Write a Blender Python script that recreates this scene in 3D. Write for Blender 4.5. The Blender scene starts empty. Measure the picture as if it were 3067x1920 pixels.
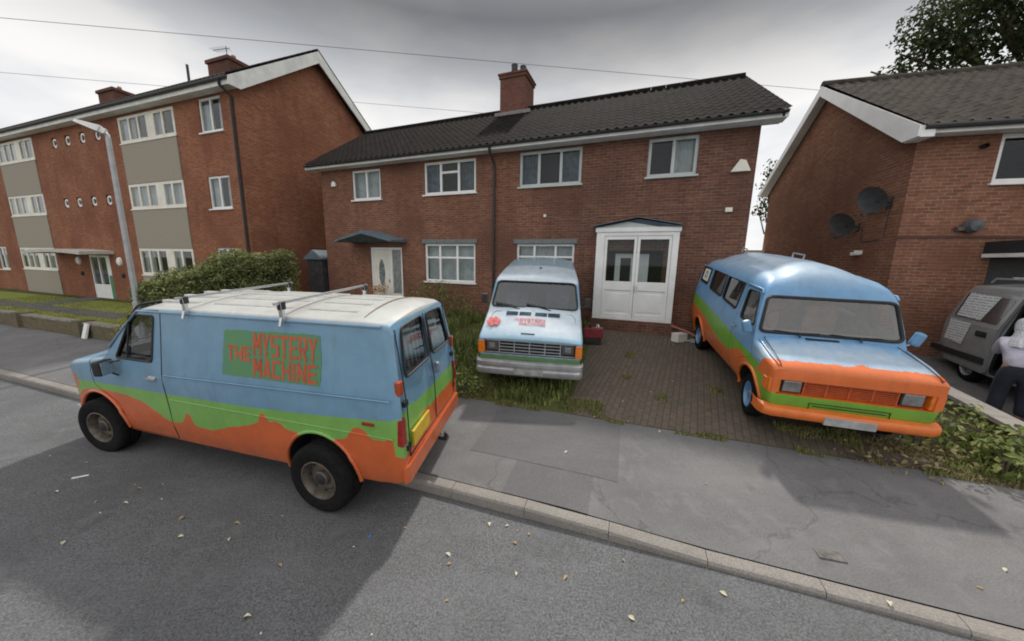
import bpy, bmesh, math, random
import numpy as np
from mathutils import Vector, Matrix, noise as mnoise
from mathutils.geometry import tessellate_polygon
rad = math.radians
random.seed(7)
scene = bpy.context.scene
COL = scene.collection

# ------------------------------------------------------------------ camera, sky, sun, exposure
CAM_H = 2.72
cam = bpy.data.cameras.new('camera')
cam.sensor_fit = 'HORIZONTAL'
cam.sensor_width = 36.0
cam.lens = 36.0 * 1000.0 / 3067.0
cam.clip_start = 0.05
cam.clip_end = 2000
camo = bpy.data.objects.new('camera', cam)
COL.objects.link(camo)
_p, _r = rad(9.88), rad(1.08)
_f = Vector((0, math.cos(_p), -math.sin(_p)))
_u = Vector((0, math.sin(_p), math.cos(_p)))
_x = Vector((1, 0, 0))
_right = _x * math.cos(_r) + _u * math.sin(_r)
_up = -_x * math.sin(_r) + _u * math.cos(_r)
_m = Matrix.Identity(4)
for i in range(3):
    _m[i][0] = _right[i]
    _m[i][1] = _up[i]
    _m[i][2] = -_f[i]
    _m[i][3] = (0, 0, CAM_H)[i]
camo.matrix_world = _m
scene.camera = camo

SUN_EL = rad(53)
SUN_DIR = Vector((-0.27, -0.96, 0)).normalized() * math.cos(SUN_EL) + Vector((0, 0, -math.sin(SUN_EL)))
sl = bpy.data.lights.new('sun', 'SUN')
sl.energy = 2.1
sl.angle = rad(3.0)
sl.color = (1.0, 0.95, 0.87)
slo = bpy.data.objects.new('sun', sl)
slo.rotation_euler = SUN_DIR.to_track_quat('-Z', 'Y').to_euler()
COL.objects.link(slo)

world = bpy.data.worlds.new('World')
scene.world = world
world.use_nodes = True
wn, wl = world.node_tree.nodes, world.node_tree.links
wn.clear()


def wnode(t, **kw):
    n = wn.new(t)
    for k, v in kw.items():
        setattr(n, k, v)
    return n


sky = wnode('ShaderNodeTexSky', sky_type='NISHITA')
sky.sun_disc = False
sky.sun_elevation = SUN_EL
sky.sun_rotation = math.atan2(-SUN_DIR.x, -SUN_DIR.y)
bg_sky = wnode('ShaderNodeBackground')
bg_sky.inputs[1].default_value = 0.07
wl.new(sky.outputs[0], bg_sky.inputs[0])
geo = wnode('ShaderNodeTexCoord')
sep = wnode('ShaderNodeSeparateXYZ')
wl.new(geo.outputs['Generated'], sep.inputs[0])
# cloud cover: soft billows, stretched along the horizon
mp = wnode('ShaderNodeMapping')
mp.inputs['Scale'].default_value = (1.5, 1.5, 4.2)
wl.new(geo.outputs['Generated'], mp.inputs[0])
nz = wnode('ShaderNodeTexNoise')
nz.inputs['Scale'].default_value = 1.9
nz.inputs['Detail'].default_value = 5
nz.inputs['Roughness'].default_value = 0.5
wl.new(mp.outputs[0], nz.inputs['Vector'])
cr = wnode('ShaderNodeValToRGB')
cr.color_ramp.elements[0].position = 0.36
cr.color_ramp.elements[0].color = (0.68, 0.69, 0.705, 1)
cr.color_ramp.elements[1].position = 0.56
cr.color_ramp.elements[1].color = (0.88, 0.86, 0.835, 1)
wl.new(nz.outputs[0], cr.inputs[0])
# cloud deck: invented dark bank added ahead, sky overhead kept bright for ambient light
cr2 = wnode('ShaderNodeValToRGB')
els = cr2.color_ramp.elements
els[0].position = 0.0
els[0].color = (0.95, 0.95, 0.95, 1)
els[1].position = 1.0
els[1].color = (1.0, 1.0, 1.0, 1)
for pos, v in ((0.22, 0.92), (0.33, 0.86), (0.40, 0.68), (0.46, 0.40), (0.53, 0.18), (0.66, 0.4), (0.78, 1.0)):
    e = els.new(pos)
    e.color = (v, v, v, 1)
wl.new(sep.outputs['Z'], cr2.inputs[0])
ahead = wnode('ShaderNodeMapRange')
ahead.inputs[1].default_value = -0.1
ahead.inputs[2].default_value = 0.3
wl.new(sep.outputs['Y'], ahead.inputs[0])
mixd = wnode('ShaderNodeMix', data_type='RGBA')
mixd.inputs[6].default_value = (1.0, 1.0, 1.0, 1)
wl.new(ahead.outputs[0], mixd.inputs[0])
wl.new(cr2.outputs[0], mixd.inputs[7])
mul = wnode('ShaderNodeMix', data_type='RGBA', blend_type='MULTIPLY')
mul.inputs[0].default_value = 1
wl.new(cr.outputs[0], mul.inputs[6])
wl.new(mixd.outputs[2], mul.inputs[7])
bg_cl = wnode('ShaderNodeBackground')
bg_cl.inputs[1].default_value = 1.0
wl.new(mul.outputs[2], bg_cl.inputs[0])
mxs = wnode('ShaderNodeMixShader')
mxs.inputs[0].default_value = 0.92
wl.new(bg_sky.outputs[0], mxs.inputs[1])
wl.new(bg_cl.outputs[0], mxs.inputs[2])
wo = wnode('ShaderNodeOutputWorld')
wl.new(mxs.outputs[0], wo.inputs[0])

scene.view_settings.view_transform = 'Standard'
scene.view_settings.look = 'None'
scene.view_settings.exposure = 0.45
scene.view_settings.gamma = 1.0
scene.view_settings.use_curve_mapping = False
scene.cycles.pixel_filter_type = 'BLACKMAN_HARRIS'
scene.cycles.filter_width = 1.9
scene.cycles.max_bounces = 6
scene.cycles.transparent_max_bounces = 10
scene.cycles.caustics_reflective = False
scene.cycles.caustics_refractive = False

# ------------------------------------------------------------------ materials
MATS = {}


class NT:
    """small helper round a material's node tree"""

    def __init__(s, name):
        s.m = bpy.data.materials.new(name)
        s.m.use_nodes = True
        s.n, s.l = s.m.node_tree.nodes, s.m.node_tree.links
        s.b = s.n['Principled BSDF']
        MATS[name] = s.m

    def new(s, t, **kw):
        n = s.n.new(t)
        for k, v in kw.items():
            setattr(n, k, v)
        return n

    def link(s, a, b):
        s.l.new(a, b)

    def put(s, sock, v):
        if hasattr(v, 'is_output') or isinstance(v, bpy.types.NodeSocket):
            s.l.new(v, sock)
        else:
            sock.default_value = v

    def math(s, op, a, b=None, c=None):
        n = s.new('ShaderNodeMath', operation=op)
        for i, v in enumerate((a, b, c)):
            if v is not None:
                s.put(n.inputs[i], v)
        return n.outputs[0]

    def mix(s, fac, a, b, blend='MIX'):
        n = s.new('ShaderNodeMix', data_type='RGBA', blend_type=blend)
        s.put(n.inputs[0], fac)
        for i, v in ((6, a), (7, b)):
            s.put(n.inputs[i], tuple(v) + (1,) if isinstance(v, (tuple, list)) and len(v) == 3 else v)
        return n.outputs[2]

    def coord(s, kind='Object'):
        return s.new('ShaderNodeTexCoord').outputs[kind]

    def noise(s, vec, scale, detail=3, rough=0.55, dist=0.0):
        n = s.new('ShaderNodeTexNoise')
        n.inputs['Scale'].default_value = scale
        n.inputs['Detail'].default_value = detail
        n.inputs['Roughness'].default_value = rough
        n.inputs['Distortion'].default_value = dist
        s.l.new(vec, n.inputs['Vector'])
        return n.outputs[0]

    def ramp(s, fac, stops):
        n = s.new('ShaderNodeValToRGB')
        e = n.color_ramp.elements
        while len(e) < len(stops):
            e.new(0.5)
        for i, (p, c) in enumerate(stops):
            e[i].position = p
            e[i].color = tuple(c) + (1,) if len(c) == 3 else c
        s.put(n.inputs[0], fac)
        return n.outputs[0]

    def step(s, a, lo, hi):
        n = s.new('ShaderNodeMapRange')
        n.clamp = True
        s.put(n.inputs[0], a)
        n.inputs[1].default_value = lo
        n.inputs[2].default_value = hi
        return n.outputs[0]

    def scale(s, vec, sc):
        n = s.new('ShaderNodeMapping')
        n.inputs['Scale'].default_value = sc
        s.l.new(vec, n.inputs[0])
        return n.outputs[0]

    def bump(s, h, strength=0.3, dist=0.02):
        n = s.new('ShaderNodeBump')
        n.inputs['Strength'].default_value = strength
        n.inputs['Distance'].default_value = dist
        s.put(n.inputs['Height'], h)
        s.l.new(n.outputs[0], s.b.inputs['Normal'])

    def curve(s, x, pts, x0, x1, ymax):
        n = s.new('ShaderNodeFloatCurve')
        c = n.mapping.curves[0]
        P = [((px - x0) / (x1 - x0), py / ymax) for px, py in pts]
        while len(c.points) < len(P):
            c.points.new(0.5, 0.5)
        for pt, q in zip(c.points, P):
            pt.location = q
            pt.handle_type = 'AUTO'
        n.mapping.update()
        s.put(n.inputs['Value'], s.math('DIVIDE', s.math('SUBTRACT', x, x0), x1 - x0))
        return s.math('MULTIPLY', n.outputs[0], ymax)

    def set(s, base=None, rough=0.5, metal=0.0, spec=0.5, coat=0.0):
        if base is not None:
            s.put(s.b.inputs['Base Color'], tuple(base) + (1,) if isinstance(base, (tuple, list)) and len(base) == 3 else base)
        s.put(s.b.inputs['Roughness'], rough)
        s.b.inputs['Metallic'].default_value = metal
        s.b.inputs['Specular IOR Level'].default_value = spec
        s.b.inputs['Coat Weight'].default_value = coat
        return s.m


def plain(name, base, rough=0.5, metal=0.0, var=0.18, scale=9.0, coat=0.0, spec=0.5, bump=0.0):
    """a colour with procedural dirt and wear in it"""
    t = NT(name)
    c = t.coord()
    f = t.noise(c, scale, 5, 0.6)
    lo = [max(0, v * (1 - var)) for v in base]
    hi = [min(1, v * (1 + var)) for v in base]
    col = t.ramp(f, [(0.3, lo), (0.7, hi)])
    r = t.math('MULTIPLY_ADD', t.noise(c, scale * 2.3, 3), 0.25, rough - 0.12)
    if bump:
        t.bump(f, bump, 0.01)
    return t.set(col, r, metal, spec, coat)


def brick_mat(name, c1, c2, mortar, stain, dark=0.6, weather=None):
    t = NT(name)
    c = t.coord()
    sp = t.new('ShaderNodeSeparateXYZ')
    t.link(c, sp.inputs[0])
    cb = t.new('ShaderNodeCombineXYZ')
    t.link(t.math('ADD', sp.outputs[0], sp.outputs[1]), cb.inputs[0])
    t.link(sp.outputs[2], cb.inputs[1])
    b = t.new('ShaderNodeTexBrick')
    b.inputs['Scale'].default_value = 1.0
    b.inputs['Brick Width'].default_value = 0.225
    b.inputs['Row Height'].default_value = 0.075
    b.inputs['Mortar Size'].default_value = 0.011
    b.inputs['Mortar Smooth'].default_value = 0.2
    b.inputs['Bias'].default_value = -0.1
    b.inputs['Color1'].default_value = tuple(c1) + (1,)
    b.inputs['Color2'].default_value = tuple(c2) + (1,)
    b.inputs['Mortar'].default_value = tuple(mortar) + (1,)
    t.link(cb.outputs[0], b.inputs['Vector'])
    # clumps of darker bricks and broad stains
    f1 = t.noise(t.scale(cb.outputs[0], (4.4, 13.0, 1)), 1.0, 2, 0.7)
    col = t.mix(t.step(f1, 0.45, 0.75), b.outputs['Color'], (dark * c1[0], dark * c1[1], dark * c1[2]))
    f2 = t.noise(cb.outputs[0], 0.55, 4, 0.6)
    col = t.mix(t.math('MULTIPLY', t.step(f2, 0.42, 0.66), 0.75), col, stain)
    sm = t.noise(t.scale(cb.outputs[0], (2.6, 0.35, 1)), 1.0, 5, 0.7)
    col = t.mix(t.math('MULTIPLY', t.step(sm, 0.5, 0.75), 0.4), col, tuple(0.5 * v for v in c2))
    f3 = t.noise(cb.outputs[0], 2.2, 4, 0.65)
    col = t.mix(t.math('MULTIPLY', t.step(f3, 0.48, 0.75), 0.5), col, tuple(1.55 * v for v in c2))
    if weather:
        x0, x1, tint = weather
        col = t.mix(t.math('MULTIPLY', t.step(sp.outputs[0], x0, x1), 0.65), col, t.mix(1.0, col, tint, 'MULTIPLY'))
    t.bump(t.math('SUBTRACT', 1.0, b.outputs['Fac']), 0.8, 0.015)
    return t.set(col, 0.92, 0, 0.15)


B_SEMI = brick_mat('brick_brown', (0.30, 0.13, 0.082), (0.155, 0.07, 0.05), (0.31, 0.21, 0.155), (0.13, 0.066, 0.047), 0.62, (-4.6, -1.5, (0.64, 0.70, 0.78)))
B_FLAT = brick_mat('brick_orange', (0.38, 0.148, 0.078), (0.215, 0.082, 0.05), (0.36, 0.225, 0.155), (0.19, 0.075, 0.05))
B_RIGHT = brick_mat('brick_red', (0.31, 0.135, 0.082), (0.165, 0.075, 0.052), (0.34, 0.23, 0.17), (0.17, 0.075, 0.05))
B_WALL = brick_mat('brick_garden', (0.20, 0.15, 0.10), (0.15, 0.11, 0.08), (0.18, 0.17, 0.12), (0.12, 0.13, 0.07))


def tile_mat(name, c1, c2, moss):
    t = NT(name)
    c = t.coord()
    col = t.mix(t.step(t.noise(c, 2.2, 4, 0.7), 0.35, 0.65), c1, c2)
    col = t.mix(t.math('MULTIPLY', t.step(t.noise(c, 1.1, 6, 0.7), 0.5, 0.75), 0.8), col, moss)
    col = t.mix(t.math('MULTIPLY', t.step(t.noise(c, 14, 4, 0.7), 0.55, 0.8), 0.5), col, tuple(1.9 * q for q in c2))
    t.bump(t.noise(c, 40, 3), 0.25, 0.01)
    return t.set(col, 0.95, 0, 0.08)


T_SEMI = tile_mat('tile_dark', (0.010, 0.0085, 0.008), (0.018, 0.0148, 0.0138), (0.020, 0.019, 0.014))
T_RIGHT = tile_mat('tile_brown', (0.050, 0.043, 0.039), (0.080, 0.070, 0.062), (0.075, 0.075, 0.052))
T_FLAT = tile_mat('tile_grey', (0.07, 0.06, 0.06), (0.09, 0.08, 0.075), (0.08, 0.075, 0.06))

WHITE = plain('white_plastic', (0.83, 0.83, 0.82), 0.4, var=0.07, scale=3)
FASCIA = plain('fascia_paint', (0.74, 0.74, 0.72), 0.55, var=0.16, scale=2.5)
CREAM = plain('cream_render', (0.78, 0.75, 0.67), 0.7, var=0.12, scale=2)
GREYFRAME = plain('grey_white_frame', (0.50, 0.54, 0.54), 0.45, var=0.1, scale=3)
PEBBLE = plain('pebbledash', (0.33, 0.295, 0.245), 0.95, var=0.4, scale=28, bump=0.6)
BLACK = plain('black_rubber', (0.018, 0.018, 0.02), 0.6, var=0.3)
BLACKPL = plain('black_pipe', (0.03, 0.028, 0.03), 0.5, var=0.2)
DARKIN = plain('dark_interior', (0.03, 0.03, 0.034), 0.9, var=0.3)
CANOPY = plain('felt_blue_grey', (0.11, 0.15, 0.18), 0.8, var=0.3, scale=5)
CURTAIN = plain('net_curtain', (0.50, 0.51, 0.52), 0.95, var=0.22, scale=4)
DRAPE = plain('dark_curtain', (0.10, 0.13, 0.16), 0.95, var=0.5, scale=7)
CHROME = plain('bright_metal', (0.62, 0.63, 0.65), 0.28, 0.9, var=0.15)
BUMPER = plain('silver_bumper', (0.46, 0.47, 0.49), 0.42, 0.55, var=0.2, scale=5)
STEEL = plain('wheel_steel', (0.15, 0.125, 0.105), 0.5, 0.4, var=0.4, scale=14)
TYRE = plain('tyre_rubber', (0.012, 0.012, 0.013), 0.9, var=0.35, scale=20, spec=0.12)
GALV = plain('galvanised_steel', (0.40, 0.41, 0.42), 0.5, 0.3, var=0.15, scale=6)
AMBER = plain('amber_lens', (0.75, 0.20, 0.02), 0.2, var=0.2, coat=0.5)
REDLENS = plain('red_lens', (0.30, 0.015, 0.012), 0.2, var=0.3, coat=0.5)
LENS = plain('lamp_glass', (0.26, 0.27, 0.28), 0.14, 0.45, var=0.3, coat=1.0)
YELLOW = plain('yellow_plate', (0.62, 0.42, 0.03), 0.4)
GREYPLATE = plain('grey_plate', (0.36, 0.37, 0.37), 0.45, var=0.3, scale=8)
REDCASE = plain('red_plastic', (0.22, 0.02, 0.03), 0.4, var=0.3)
VANBLUE = plain('van_blue', (0.14, 0.31, 0.52), 0.35, coat=0.4, var=0.12)
ORANGE = plain('van_orange', (0.72, 0.17, 0.03), 0.4, coat=0.3, var=0.12)
WOODDK = plain('dark_timber', (0.045, 0.042, 0.045), 0.85, var=0.4, scale=6)
WOODBR = plain('weathered_timber', (0.20, 0.15, 0.10), 0.9, var=0.35, scale=8)
CARGREY = plain('grey_car_paint', (0.30, 0.31, 0.325), 0.4, coat=0.5, var=0.1)
TRIM = plain('dark_trim', (0.02, 0.02, 0.022), 0.7, var=0.2)
SKIN = plain('skin', (0.32, 0.17, 0.11), 0.6, var=0.1)
LETTER = plain('orange_red_lettering', (0.50, 0.09, 0.03), 0.5, var=0.2, scale=4)
PANELGREEN = None
GREENDOOR = plain('green_paint', (0.03, 0.20, 0.09), 0.5)
BARK = plain('bark', (0.10, 0.075, 0.055), 0.95, var=0.4, scale=12, bump=0.6)
SEATS = plain('seat_cloth', (0.36, 0.20, 0.13), 0.9, var=0.35, scale=6)
FLASH = plain('terracotta_pot', (0.35, 0.16, 0.09), 0.8)
DRYLEAF = plain('dry_leaf', (0.42, 0.30, 0.15), 0.8, var=0.5, scale=3)
PALELEAF = plain('pale_leaf', (0.62, 0.56, 0.42), 0.8, var=0.3, scale=3)
BLUEBIT = plain('blue_plastic', (0.05, 0.20, 0.5), 0.4)
DISH = plain('dish_grey', (0.085, 0.09, 0.10), 0.5, var=0.25, scale=6)


def glass_mat(name, tint, refl=0.12, rough=0.03):
    t = NT(name)
    t.n.remove(t.b)
    tr = t.new('ShaderNodeBsdfTransparent')
    tr.inputs[0].default_value = tuple(tint) + (1,)
    gl = t.new('ShaderNodeBsdfGlossy')
    gl.inputs['Roughness'].default_value = rough
    gl.inputs['Color'].default_value = (0.9, 0.93, 0.95, 1)
    lw = t.new('ShaderNodeLayerWeight')
    lw.inputs['Blend'].default_value = 0.5
    f = t.math('MULTIPLY_ADD', t.math('POWER', lw.outputs['Facing'], 4.0), 0.9, refl)
    mx = t.new('ShaderNodeMixShader')
    t.link(f, mx.inputs[0])
    t.link(tr.outputs[0], mx.inputs[1])
    t.link(gl.outputs[0], mx.inputs[2])
    t.link(mx.outputs[0], t.n['Material Output'].inputs[0])
    return t.m


GLASS = glass_mat('window_glass', (0.74, 0.80, 0.80), 0.035)
VGLASS = glass_mat('van_glass', (0.66, 0.72, 0.72), 0.10)
WSBLUE = glass_mat('tinted_windscreen', (0.50, 0.58, 0.66), 0.12, 0.02)
WSGLASS = glass_mat('windscreen_glass', (0.80, 0.82, 0.83), 0.13, 0.02)


def leaf_mat(name, lo, mid, hi):
    t = NT(name)
    g = t.new('ShaderNodeNewGeometry')
    c = t.coord()
    f = t.math('ADD', t.math('MULTIPLY', g.outputs['Random Per Island'], 0.7), t.math('MULTIPLY', t.noise(c, 1.4, 3), 0.5))
    col = t.ramp(f, [(0.2, lo), (0.55, mid), (0.95, hi)])
    m = t.set(col, 0.6, 0, 0.3)
    t.b.inputs['Transmission Weight'].default_value = 0.0
    tl = t.new('ShaderNodeBsdfTranslucent')
    t.link(col, tl.inputs[0])
    mx = t.new('ShaderNodeMixShader')
    mx.inputs[0].default_value = 0.3
    t.link(t.b.outputs[0], mx.inputs[1])
    t.link(tl.outputs[0], mx.inputs[2])
    t.link(mx.outputs[0], t.n['Material Output'].inputs[0])
    return m


L_HEDGE = leaf_mat('hedge_leaf', (0.045, 0.065, 0.018), (0.15, 0.185, 0.06), (0.38, 0.38, 0.18))
L_TREE = leaf_mat('tree_leaf', (0.022, 0.034, 0.012), (0.045, 0.068, 0.022), (0.09, 0.11, 0.045))
L_WEED = leaf_mat('weed_leaf', (0.06, 0.09, 0.024), (0.16, 0.21, 0.055), (0.34, 0.36, 0.13))
L_YEL = leaf_mat('yellow_bush_leaf', (0.14, 0.12, 0.02), (0.24, 0.21, 0.04), (0.36, 0.30, 0.07))
L_GRASS = leaf_mat('grass_blade', (0.09, 0.105, 0.03), (0.22, 0.235, 0.075), (0.42, 0.38, 0.18))
L_DRY = leaf_mat('dry_grass', (0.13, 0.11, 0.05), (0.26, 0.22, 0.11), (0.40, 0.34, 0.19))


def asphalt(name, c, speck, scale, var, crack=0.0):
    t = NT(name)
    g = t.new('ShaderNodeNewGeometry').outputs['Position']
    fine = t.noise(g, scale, 2, 0.8)
    col = t.ramp(fine, [(0.32, tuple(v * (1 - speck) for v in c)), (0.5, c), (0.70, tuple(v * (1 + speck * 1.2) for v in c))])
    broad = t.noise(g, 0.9, 5, 0.65)
    col = t.mix(t.math('MULTIPLY', t.step(broad, 0.35, 0.7), var), col, tuple(v * 0.62 for v in c))
    mid = t.noise(t.scale(g, (1, 1.0, 1)), 3.7, 6, 0.7, 0.5)
    col = t.mix(t.math('MULTIPLY', t.step(mid, 0.52, 0.78), var), col, tuple(v * 1.4 for v in c))
    if crack:
        v = t.new('ShaderNodeTexVoronoi', feature='DISTANCE_TO_EDGE')
        v.inputs['Scale'].default_value = 0.45
        wv = t.new('ShaderNodeVectorMath', operation='ADD')
        t.link(g, wv.inputs[0])
        nn = t.new('ShaderNodeTexNoise')
        nn.inputs['Scale'].default_value = 2.0
        nn.inputs['Detail'].default_value = 4
        t.link(g, nn.inputs['Vector'])
        t.link(nn.outputs['Color'], wv.inputs[1])
        t.link(wv.outputs[0], v.inputs['Vector'])
        col = t.mix(t.math('MULTIPLY', t.math('SUBTRACT', 1.0, t.step(v.outputs[0], 0.0, 0.012)), crack), col, tuple(x * 0.35 for x in c))
    sp_ = t.noise(t.scale(g, (0.35, 1.5, 1)), 1.0, 3, 0.6)
    col = t.mix(t.math('MULTIPLY', t.step(sp_, 0.5, 0.72), 0.35), col, tuple(v * 1.35 for v in c))
    oil = t.noise(g, 1.9, 2, 0.5)
    col = t.mix(t.math('MULTIPLY', t.step(oil, 0.68, 0.76), 0.5), col, tuple(v * 0.45 for v in c))
    t.bump(fine, 0.55, 0.008)
    return t.set(col, 0.85, 0, 0.25)


ROAD = asphalt('road_asphalt', (0.128, 0.130, 0.136), 0.55, 58, 0.6)
PAVE = asphalt('pavement_asphalt', (0.168, 0.166, 0.168), 0.24, 75, 0.62, 0.4)
PATCH = asphalt('patched_asphalt', (0.135, 0.133, 0.136), 0.25, 80, 0.35)
RDRIVE = asphalt('driveway_concrete', (0.15, 0.142, 0.14), 0.25, 55, 0.35, 0.5)
KERBM = asphalt('kerb_concrete', (0.265, 0.245, 0.225), 0.28, 60, 0.5)


def paving():
    t = NT('block_paving')
    g = t.new('ShaderNodeNewGeometry').outputs['Position']
    mpn = t.new('ShaderNodeMapping')
    mpn.inputs['Rotation'].default_value = (0, 0, rad(-62))
    t.link(g, mpn.inputs[0])
    b = t.new('ShaderNodeTexBrick')
    b.inputs['Scale'].default_value = 1
    b.inputs['Brick Width'].default_value = 0.2
    b.inputs['Row Height'].default_value = 0.1
    b.inputs['Mortar Size'].default_value = 0.007
    b.inputs['Color1'].default_value = (0.145, 0.108, 0.086, 1)
    b.inputs['Color2'].default_value = (0.112, 0.088, 0.073, 1)
    b.inputs['Mortar'].default_value = (0.06, 0.058, 0.045, 1)
    t.link(mpn.outputs[0], b.inputs['Vector'])
    col = t.mix(t.math('MULTIPLY', t.step(t.noise(g, 1.3, 5, 0.7), 0.4, 0.75), 0.5), b.outputs[0], (0.085, 0.082, 0.058))
    col = t.mix(t.math('MULTIPLY', t.step(t.noise(g, 9, 5, 0.7), 0.5, 0.8), 0.5), col, (0.18, 0.15, 0.12))
    t.bump(t.math('SUBTRACT', 1.0, b.outputs['Fac']), 0.5, 0.01)
    t.set(col, 0.85, 0, 0.3)
    return t.m


PAVING = paving()


def soil(name, a, b, c):
    t = NT(name)
    g = t.new('ShaderNodeNewGeometry').outputs['Position']
    f = t.noise(g, 1.1, 6, 0.7)
    f2 = t.noise(g, 26, 4, 0.7)
    col = t.ramp(t.math('ADD', t.math('MULTIPLY', f, 0.6), t.math('MULTIPLY', f2, 0.4)), [(0.35, a), (0.5, b), (0.65, c)])
    t.bump(f2, 0.8, 0.03)
    return t.set(col, 0.95, 0, 0.1)


EARTH = soil('rough_grass_ground', (0.05, 0.05, 0.022), (0.085, 0.095, 0.032), (0.13, 0.12, 0.055))
LAWN = soil('lawn_turf', (0.16, 0.20, 0.042), (0.235, 0.27, 0.065), (0.30, 0.30, 0.11))


# ------------------------------------------------------------------ mesh helpers
class MB:
    def __init__(s):
        s.v, s.f, s.mi, s.mats = [], [], [], []

    def mat(s, m):
        if m not in s.mats:
            s.mats.append(m)
        return s.mats.index(m)

    def add(s, vs, fs, m=None):
        o = len(s.v)
        s.v += [tuple(v) for v in vs]
        s.f += [[i + o for i in f] for f in fs]
        s.mi += [s.mat(m) if m else 0] * len(fs)
        return s

    def box(s, x0, x1, y0, y1, z0, z1, m=None, M=None):
        vs = [(x, y, z) for z in (z0, z1) for y in (y0, y1) for x in (x0, x1)]
        if M is not None:
            vs = [M @ Vector(v) for v in vs]
        return s.add(vs, [(0, 2, 3, 1), (4, 5, 7, 6), (0, 1, 5, 4), (2, 6, 7, 3), (0, 4, 6, 2), (1, 3, 7, 5)], m)

    def tube(s, pts, r, n=8, m=None, closed=False, cap=True):
        pts = [Vector(p) for p in pts]
        rs = r if isinstance(r, (list, tuple)) else [r] * len(pts)
        vs, fs = [], []
        k = len(pts)
        prev = None
        for i, p in enumerate(pts):
            a = pts[i - 1] if (i > 0 or closed) else p
            b = pts[(i + 1) % k] if (i < k - 1 or closed) else p
            t = (b - a).normalized() if (b - a).length > 1e-9 else Vector((0, 0, 1))
            if prev is None:
                ref = Vector((0, 0, 1)) if abs(t.z) < 0.9 else Vector((1, 0, 0))
                u = t.cross(ref).normalized()
            else:
                u = (prev - t * prev.dot(t)).normalized()
            prev = u
            w = t.cross(u)
            for j in range(n):
                a_ = 2 * math.pi * j / n
                vs.append(p + (u * math.cos(a_) + w * math.sin(a_)) * rs[i])
        for i in range(k if closed else k - 1):
            for j in range(n):
                i2 = (i + 1) % k
                fs.append((i * n + j, i * n + (j + 1) % n, i2 * n + (j + 1) % n, i2 * n + j))
        if cap and not closed:
            fs.append(tuple(range(n))[::-1])
            fs.append(tuple((k - 1) * n + j for j in range(n)))
        return s.add(vs, fs, m)

    def lathe(s, prof, n=32, m=None, M=None, axis='y'):
        """prof: list of (radius, offset along axis)"""
        vs, fs = [], []
        for (r, o) in prof:
            for j in range(n):
                a = 2 * math.pi * j / n
                c, q = r * math.cos(a), r * math.sin(a)
                v = {'y': (c, o, q), 'z': (c, q, o), 'x': (o, c, q)}[axis]
                vs.append(M @ Vector(v) if M is not None else v)
        for i in range(len(prof) - 1):
            for j in range(n):
                fs.append((i * n + j, i * n + (j + 1) % n, (i + 1) * n + (j + 1) % n, (i + 1) * n + j))
        return s.add(vs, fs, m)

    def prism(s, poly, d, m=None):
        """poly: 3-D points of a planar outline; d: extrusion vector"""
        n = len(poly)
        a = [Vector(p) for p in poly]
        b = [p + Vector(d) for p in a]
        fs = [tuple(range(n))[::-1], tuple(range(n, 2 * n))]
        fs += [(i, (i + 1) % n, n + (i + 1) % n, n + i) for i in range(n)]
        return s.add(a + b, fs, m)

    def grid(s, P, m=None, flip=False):
        """P: rows of points"""
        nr, nc = len(P), len(P[0])
        vs = [p for r in P for p in r]
        fs = []
        for i in range(nr - 1):
            for j in range(nc - 1):
                q = (i * nc + j, i * nc + j + 1, (i + 1) * nc + j + 1, (i + 1) * nc + j)
                fs.append(q[::-1] if flip else q)
        return s.add(vs, fs, m)

    def mesh(s, name, m=None):
        me = bpy.data.meshes.new(name)
        me.from_pydata(s.v, [], s.f)
        ms = s.mats if s.mats else ([m] if m else [])
        for q in ms:
            me.materials.append(q)
        if s.mats and len(s.mats) > 1:
            me.polygons.foreach_set('material_index', s.mi)
        me.update()
        return me

    def build(s, name, m=None, parent=None, smooth=None, bevel=0.0, fix=True):
        if m is not None and not s.mats:
            s.mats = []
        me = s.mesh(name, m)
        if fix or bevel:
            bm = bmesh.new()
            bm.from_mesh(me)
            if fix:
                bmesh.ops.recalc_face_normals(bm, faces=bm.faces)
            if bevel:
                es = [e for e in bm.edges if len(e.link_faces) == 2 and e.calc_face_angle(0) > 0.6]
                bmesh.ops.bevel(bm, geom=es, offset=bevel, segments=2, affect='EDGES', profile=0.6)
            bm.to_mesh(me)
            bm.free()
        return link(name, me, parent, smooth)


def link(name, me, parent=None, smooth=None):
    me.name = name
    o = bpy.data.objects.new(name, me)
    COL.objects.link(o)
    if parent:
        o.parent = parent
    if smooth is not None:
        me.polygons.foreach_set('use_smooth', [True] * len(me.polygons))
        me.set_sharp_from_angle(angle=rad(smooth))
    return o


def thing(name, label, cat, loc=(0, 0, 0), rot=(0, 0, 0), group=None):
    o = bpy.data.objects.new(name, None)
    o.empty_display_size = 0.2
    COL.objects.link(o)
    o.location = loc
    o.rotation_euler = rot
    return tag(o, label, cat, group)


def tag(o, label=None, cat=None, group=None, kind=None):
    if label:
        o['label'] = label
    if cat:
        o['category'] = cat
    if group:
        o['group'] = group
    if kind:
        o['kind'] = kind
    return o


def dup(o, parent=None):
    c = o.copy()
    COL.objects.link(c)
    if parent:
        c.parent = parent
    for ch in list(o.children):
        dup(ch, c)
    return c


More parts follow.
